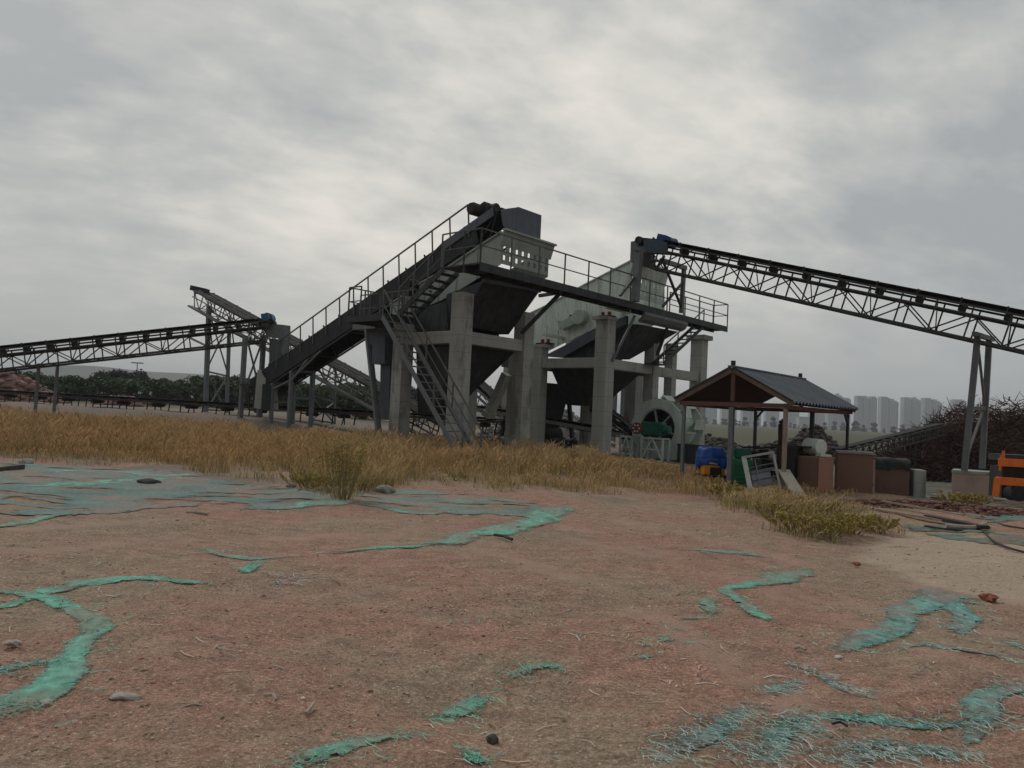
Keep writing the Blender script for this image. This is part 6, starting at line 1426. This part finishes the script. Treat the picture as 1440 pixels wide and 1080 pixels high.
# ------------------------------------------------------------------ dry grass
grass_m = mat('dry_grass', (1, 1, 1), (.85, .85, .85), 3, .85, attr='col')
def in_grass(x, y, front, back):
    return inpoly(x, y, [(p.x, p.y) for p in front]+back)
front = [G(*p) for p in ((-260, 648), (0, 648), (100, 650), (200, 655), (260, 664), (340, 672), (400, 684), (440, 694), (490, 706), (530, 696), (580, 684), (650, 682), (700, 692), (740, 686), (800, 694), (860, 700), (930, 697), (990, 702), (1040, 722), (1090, 750), (1120, 762), (1180, 768), (1245, 755), (1255, 730), (1200, 712), (1180, 690))]
back = [(9.5, 18.5), (8, 21), (6.6, 25), (4.8, 28.5), (2.5, 29.5), (-1, 29), (-5, 30), (-9, 32), (-20, 36), (-34, 43), (-45, 48)]
def grass():
    N0 = 800000; x = rng.uniform(-32, 12, N0); y = 8+48*rng.random(N0)
    jx = x+(fbm(x*.9, y*.9)-.5)*2.0; jy = y+(fbm(x*.9+50, y*.9)-.5)*2.4
    k = in_grass(jx, jy, front, back)
    vis = np.abs(np.arctan2(x, y)) < .66; k &= vis
    patch = fbm(x*.45+3, y*.45+8); k &= rng.random(N0) < sstep(.16, .52, patch+.04)*np.where(y < 17, .95, .8)
    x, y, patch = x[k], y[k], patch[k]; n = len(x)
    h = (.30+.32*rng.random(n))*(.55+.9*patch)*np.where(y < 20, .75+.02*(y-10), 1.0); h = np.clip(h, .12, .75); h = np.where((x > 3.2) & (y > 15.5), h*.42, h); h = np.where((x > 1.5) & (y > 22), h*.75, h)
    # lower sparser growth on the front margin
    fp = [(p.x, p.y) for p in front]+back; m1 = inpoly(x, y-.6, fp); m2 = inpoly(x, y-1.9, fp); m3 = inpoly(x, y-4.0, fp)
    h = h*np.where(m3, 1, np.where(m2, .72, np.where(m1, .50, .30)))
    kk = m1 | (rng.random(n) < .55); clump = fbm(x*1.5+31, y*1.5, 4); kk &= rng.random(n) < np.where(m3, .10+1.1*sstep(.30, .50, clump), np.clip((clump-.36)*5.5, 0, 1)*.8+.05)
    x, y, patch, h, clump = x[kk], y[kk], patch[kk], h[kk], clump[kk]; n = len(x); h = h*(.45+1.15*clump); tall = rng.random(n) < .03; h = np.where(tall & (y > 20), np.clip(h*1.5, .2, .95), h)
    z = H(x, y)+(fbm(x*1.3, y*1.3)-.47)*.10
    a = rng.random(n)*6.28; lean = (.08+.55*rng.random(n)**1.6)*h; w = (.0022+.0025*rng.random(n))*(.38+y*.055)
    dx, dy = np.cos(a)*lean, np.sin(a)*lean; tx, ty = -np.sin(a+1.3), np.cos(a+1.3)
    def ring(f, bend, ww): return [np.stack([x+dx*bend-tx*w*ww, y+dy*bend-ty*w*ww, z+h*f], -1), np.stack([x+dx*bend+tx*w*ww, y+dy*bend+ty*w*ww, z+h*f], -1)]
    seed = 1.2+3.2*rng.random(n)*(rng.random(n) < .6)
    R_ = ring(-.02, 0, 1.2)+ring(.45, .22, 1.0)+ring(.76, .62, .8)+ring(.86, .80, 1.0)+ring(1.0, 1.2, .25)
    R_[6] = R_[6]-np.stack([tx*w*(seed-1), ty*w*(seed-1), 0*w], -1); R_[7] = R_[7]+np.stack([tx*w*(seed-1), ty*w*(seed-1), 0*w], -1)
    V = np.stack(R_, 1).reshape(-1, 3); b = 10*np.arange(n); F = np.vstack([np.stack([b+2*i, b+2*i+1, b+2*i+3, b+2*i+2], -1) for i in range(4)])
    # colours: golden straw, rust, olive
    gold = np.array([.60, .415, .20]); rustc = np.array([.57, .335, .155]); oliv = np.array([.38, .32, .15]); pale = np.array([.75, .57, .36])
    cl = fbm(x*.25+20, y*.25)[:, None]; fr = np.clip((20.5-y)/6, 0, 1)[:, None]*.75; c = gold*(1-cl)+rustc*cl; t_ = np.clip(fr+(rng.random((n, 1))-.5)*.35+(fbm(x*.6, y*.6+70)[:, None]-.5)*1.3, 0, 1); c = c*(1-t_)+oliv*t_
    c = c*(.45+1.0*rng.random((n, 1))**1.2)
    CC = np.repeat(c[:, None, :], 10, 1); CC[:, :4] = CC[:, :4]*np.array([.85, .98, .85]); sd_ = (rng.random((n, 1)) < .5)
    tip = np.where(sd_, pale*(.75+.5*rng.random((n, 1))), c); CC[:, 4:] = (tip*.42+c*.58)[:, None, :]
    o = fast('dry_grass', V, F, grass_m, CC.reshape(-1, 3)); props(o, 'tall dry golden grass in a wide band before the plant', 'grass', kind='stuff'); print('grass', n)
grass()
# tall leafy weeds standing out of the grass
def weed_proto(label, h, wd, n, col, nm='tall_weed'):
    root = thing(nm, label, 'weed', (0, 0, 0), None); m = MB(); V_, F_, K_ = [], [], []
    tips = []
    for i in range(26):
        a = random.uniform(0, 6.28); r = random.uniform(.1, 1)*wd/2; tp = Vector((r*math.cos(a), r*math.sin(a), h*random.uniform(.55, 1))); md = Vector((tp.x*.75, tp.y*.75, tp.z*.5)); m.tube((r*.35*math.cos(a+.8), r*.35*math.sin(a+.8), -.05), md, .007, .005, 5, False); m.tube(md, tp, .006, .002, 5, False); tips.append((md, tp))
    mesh('stem', m, mat('weed_stem', (.24, .20, .09), (.18, .15, .07), 8, .9), root)
    idx = rng.integers(0, 26, n); f = rng.random(n)**.7; A = np.array([t_[0] for t_ in tips])[idx]; B = np.array([t_[1] for t_ in tips])[idx]; c = A*(1-f[:, None])+B*f[:, None]+rng.normal(size=(n, 3))*.05*h*np.array([1, 1, .6])
    d = rng.normal(size=(n, 3)); d /= np.linalg.norm(d, axis=1)[:, None]; s = np.cross(d, rng.normal(size=(n, 3))); s /= np.linalg.norm(s, axis=1)[:, None]; ln = (.010+.016*rng.random(n))[:, None]
    V = np.stack([c-d*ln, c+s*ln*.4, c+d*ln, c-s*ln*.4], 1).reshape(-1, 3); K = np.repeat(np.array(col)*(.6+.8*rng.random((n, 1))), 4, 0)
    o = fast('leaves', V, np.arange(4*n).reshape(-1, 4), weed_m, K); o.parent = root; return root
w1 = weed_proto('tallest olive weed standing alone in front of the dry grass', 1.0, .95, 2600, (1.7, 1.45, 1.15)); g_ = G(482, 702); w1.location = g_; w1.scale = (1.15, 1.15, 1.15)
w2 = weed_proto('bushy yellow green weed in the corner of the grass by the sand', .36, 1.1, 5200, (1.95, 1.72, 1.35), 'low_weed'); w2.location = G(1190, 752)
props(w1, group=None)
WG = 'low yellow green weeds along the right margin of the grass'; w2['group'] = WG; w2['label'] = 'low yellow green weed clump on the right margin of the dry grass'
for px, py, s in ((1115, 746, .9), (1160, 757, .9), (1228, 748, .8), (1085, 728, .8), (1150, 728, .9), (1345, 712, 1.0), (1365, 712, .9), (1020, 700, .9)):
    o = dup(w2, G(px, py), rotz=random.uniform(0, 6), scale=s)
w3 = weed_proto('low olive weed at the foot of the tall weed', .36, 1.2, 1800, (1.6, 1.4, 1.1), 'low_weed'); w3.location = G(430, 688); w3['group'] = 'low olive weeds along the front of the dry grass'; w3['label'] = 'low olive weed at the front edge of the dry grass'
for px, py, s in ((455, 690, .9), (505, 692, .9), (530, 684, .7), (640, 676, .6), (1205, 690, .8), (1255, 692, .7), (1232, 690, .6)):
    dup(w3, G(px, py), rotz=random.uniform(0, 6), scale=s)
# green bushes behind, left of the first column
for i in range(9):
    px = 462+i*9+random.uniform(-3, 3); p = at_d(px, 60+random.uniform(-4, 4)); sc_ = random.uniform(.45, .75)
    o = dup(protos[3], p, 'green bush seen below the pale conveyor, left of the first column', random.uniform(0, 6), (sc_, sc_, sc_*random.uniform(.9, 1.4))); o['group'] = 'green bushes behind the black conveyor'

# ------------------------------------------------------------------ haze
def haze():
    m = bpy.data.materials.new('haze_air'); m.use_nodes = True; t = m.node_tree; t.nodes.clear(); o = t.nodes.new('ShaderNodeOutputMaterial'); v = t.nodes.new('ShaderNodeVolumePrincipled')
    v.inputs['Color'].default_value = (.88, .93, 1.0, 1); v.inputs['Density'].default_value = .00029; v.inputs['Anisotropy'].default_value = .0; t.links.new(v.outputs[0], o.inputs['Volume'])
    mb = MB(); mb.hexa([(-5200, -1500, -3), (5200, -1500, -3), (5200, 9200, -3), (-5200, 9200, -3), (-5200, -1500, 130), (5200, -1500, 130), (5200, 9200, 130), (-5200, 9200, 130)])
    ob = mesh('haze', mb, m); props(ob, kind='stuff')
haze()
print('objects', len(bpy.data.objects))
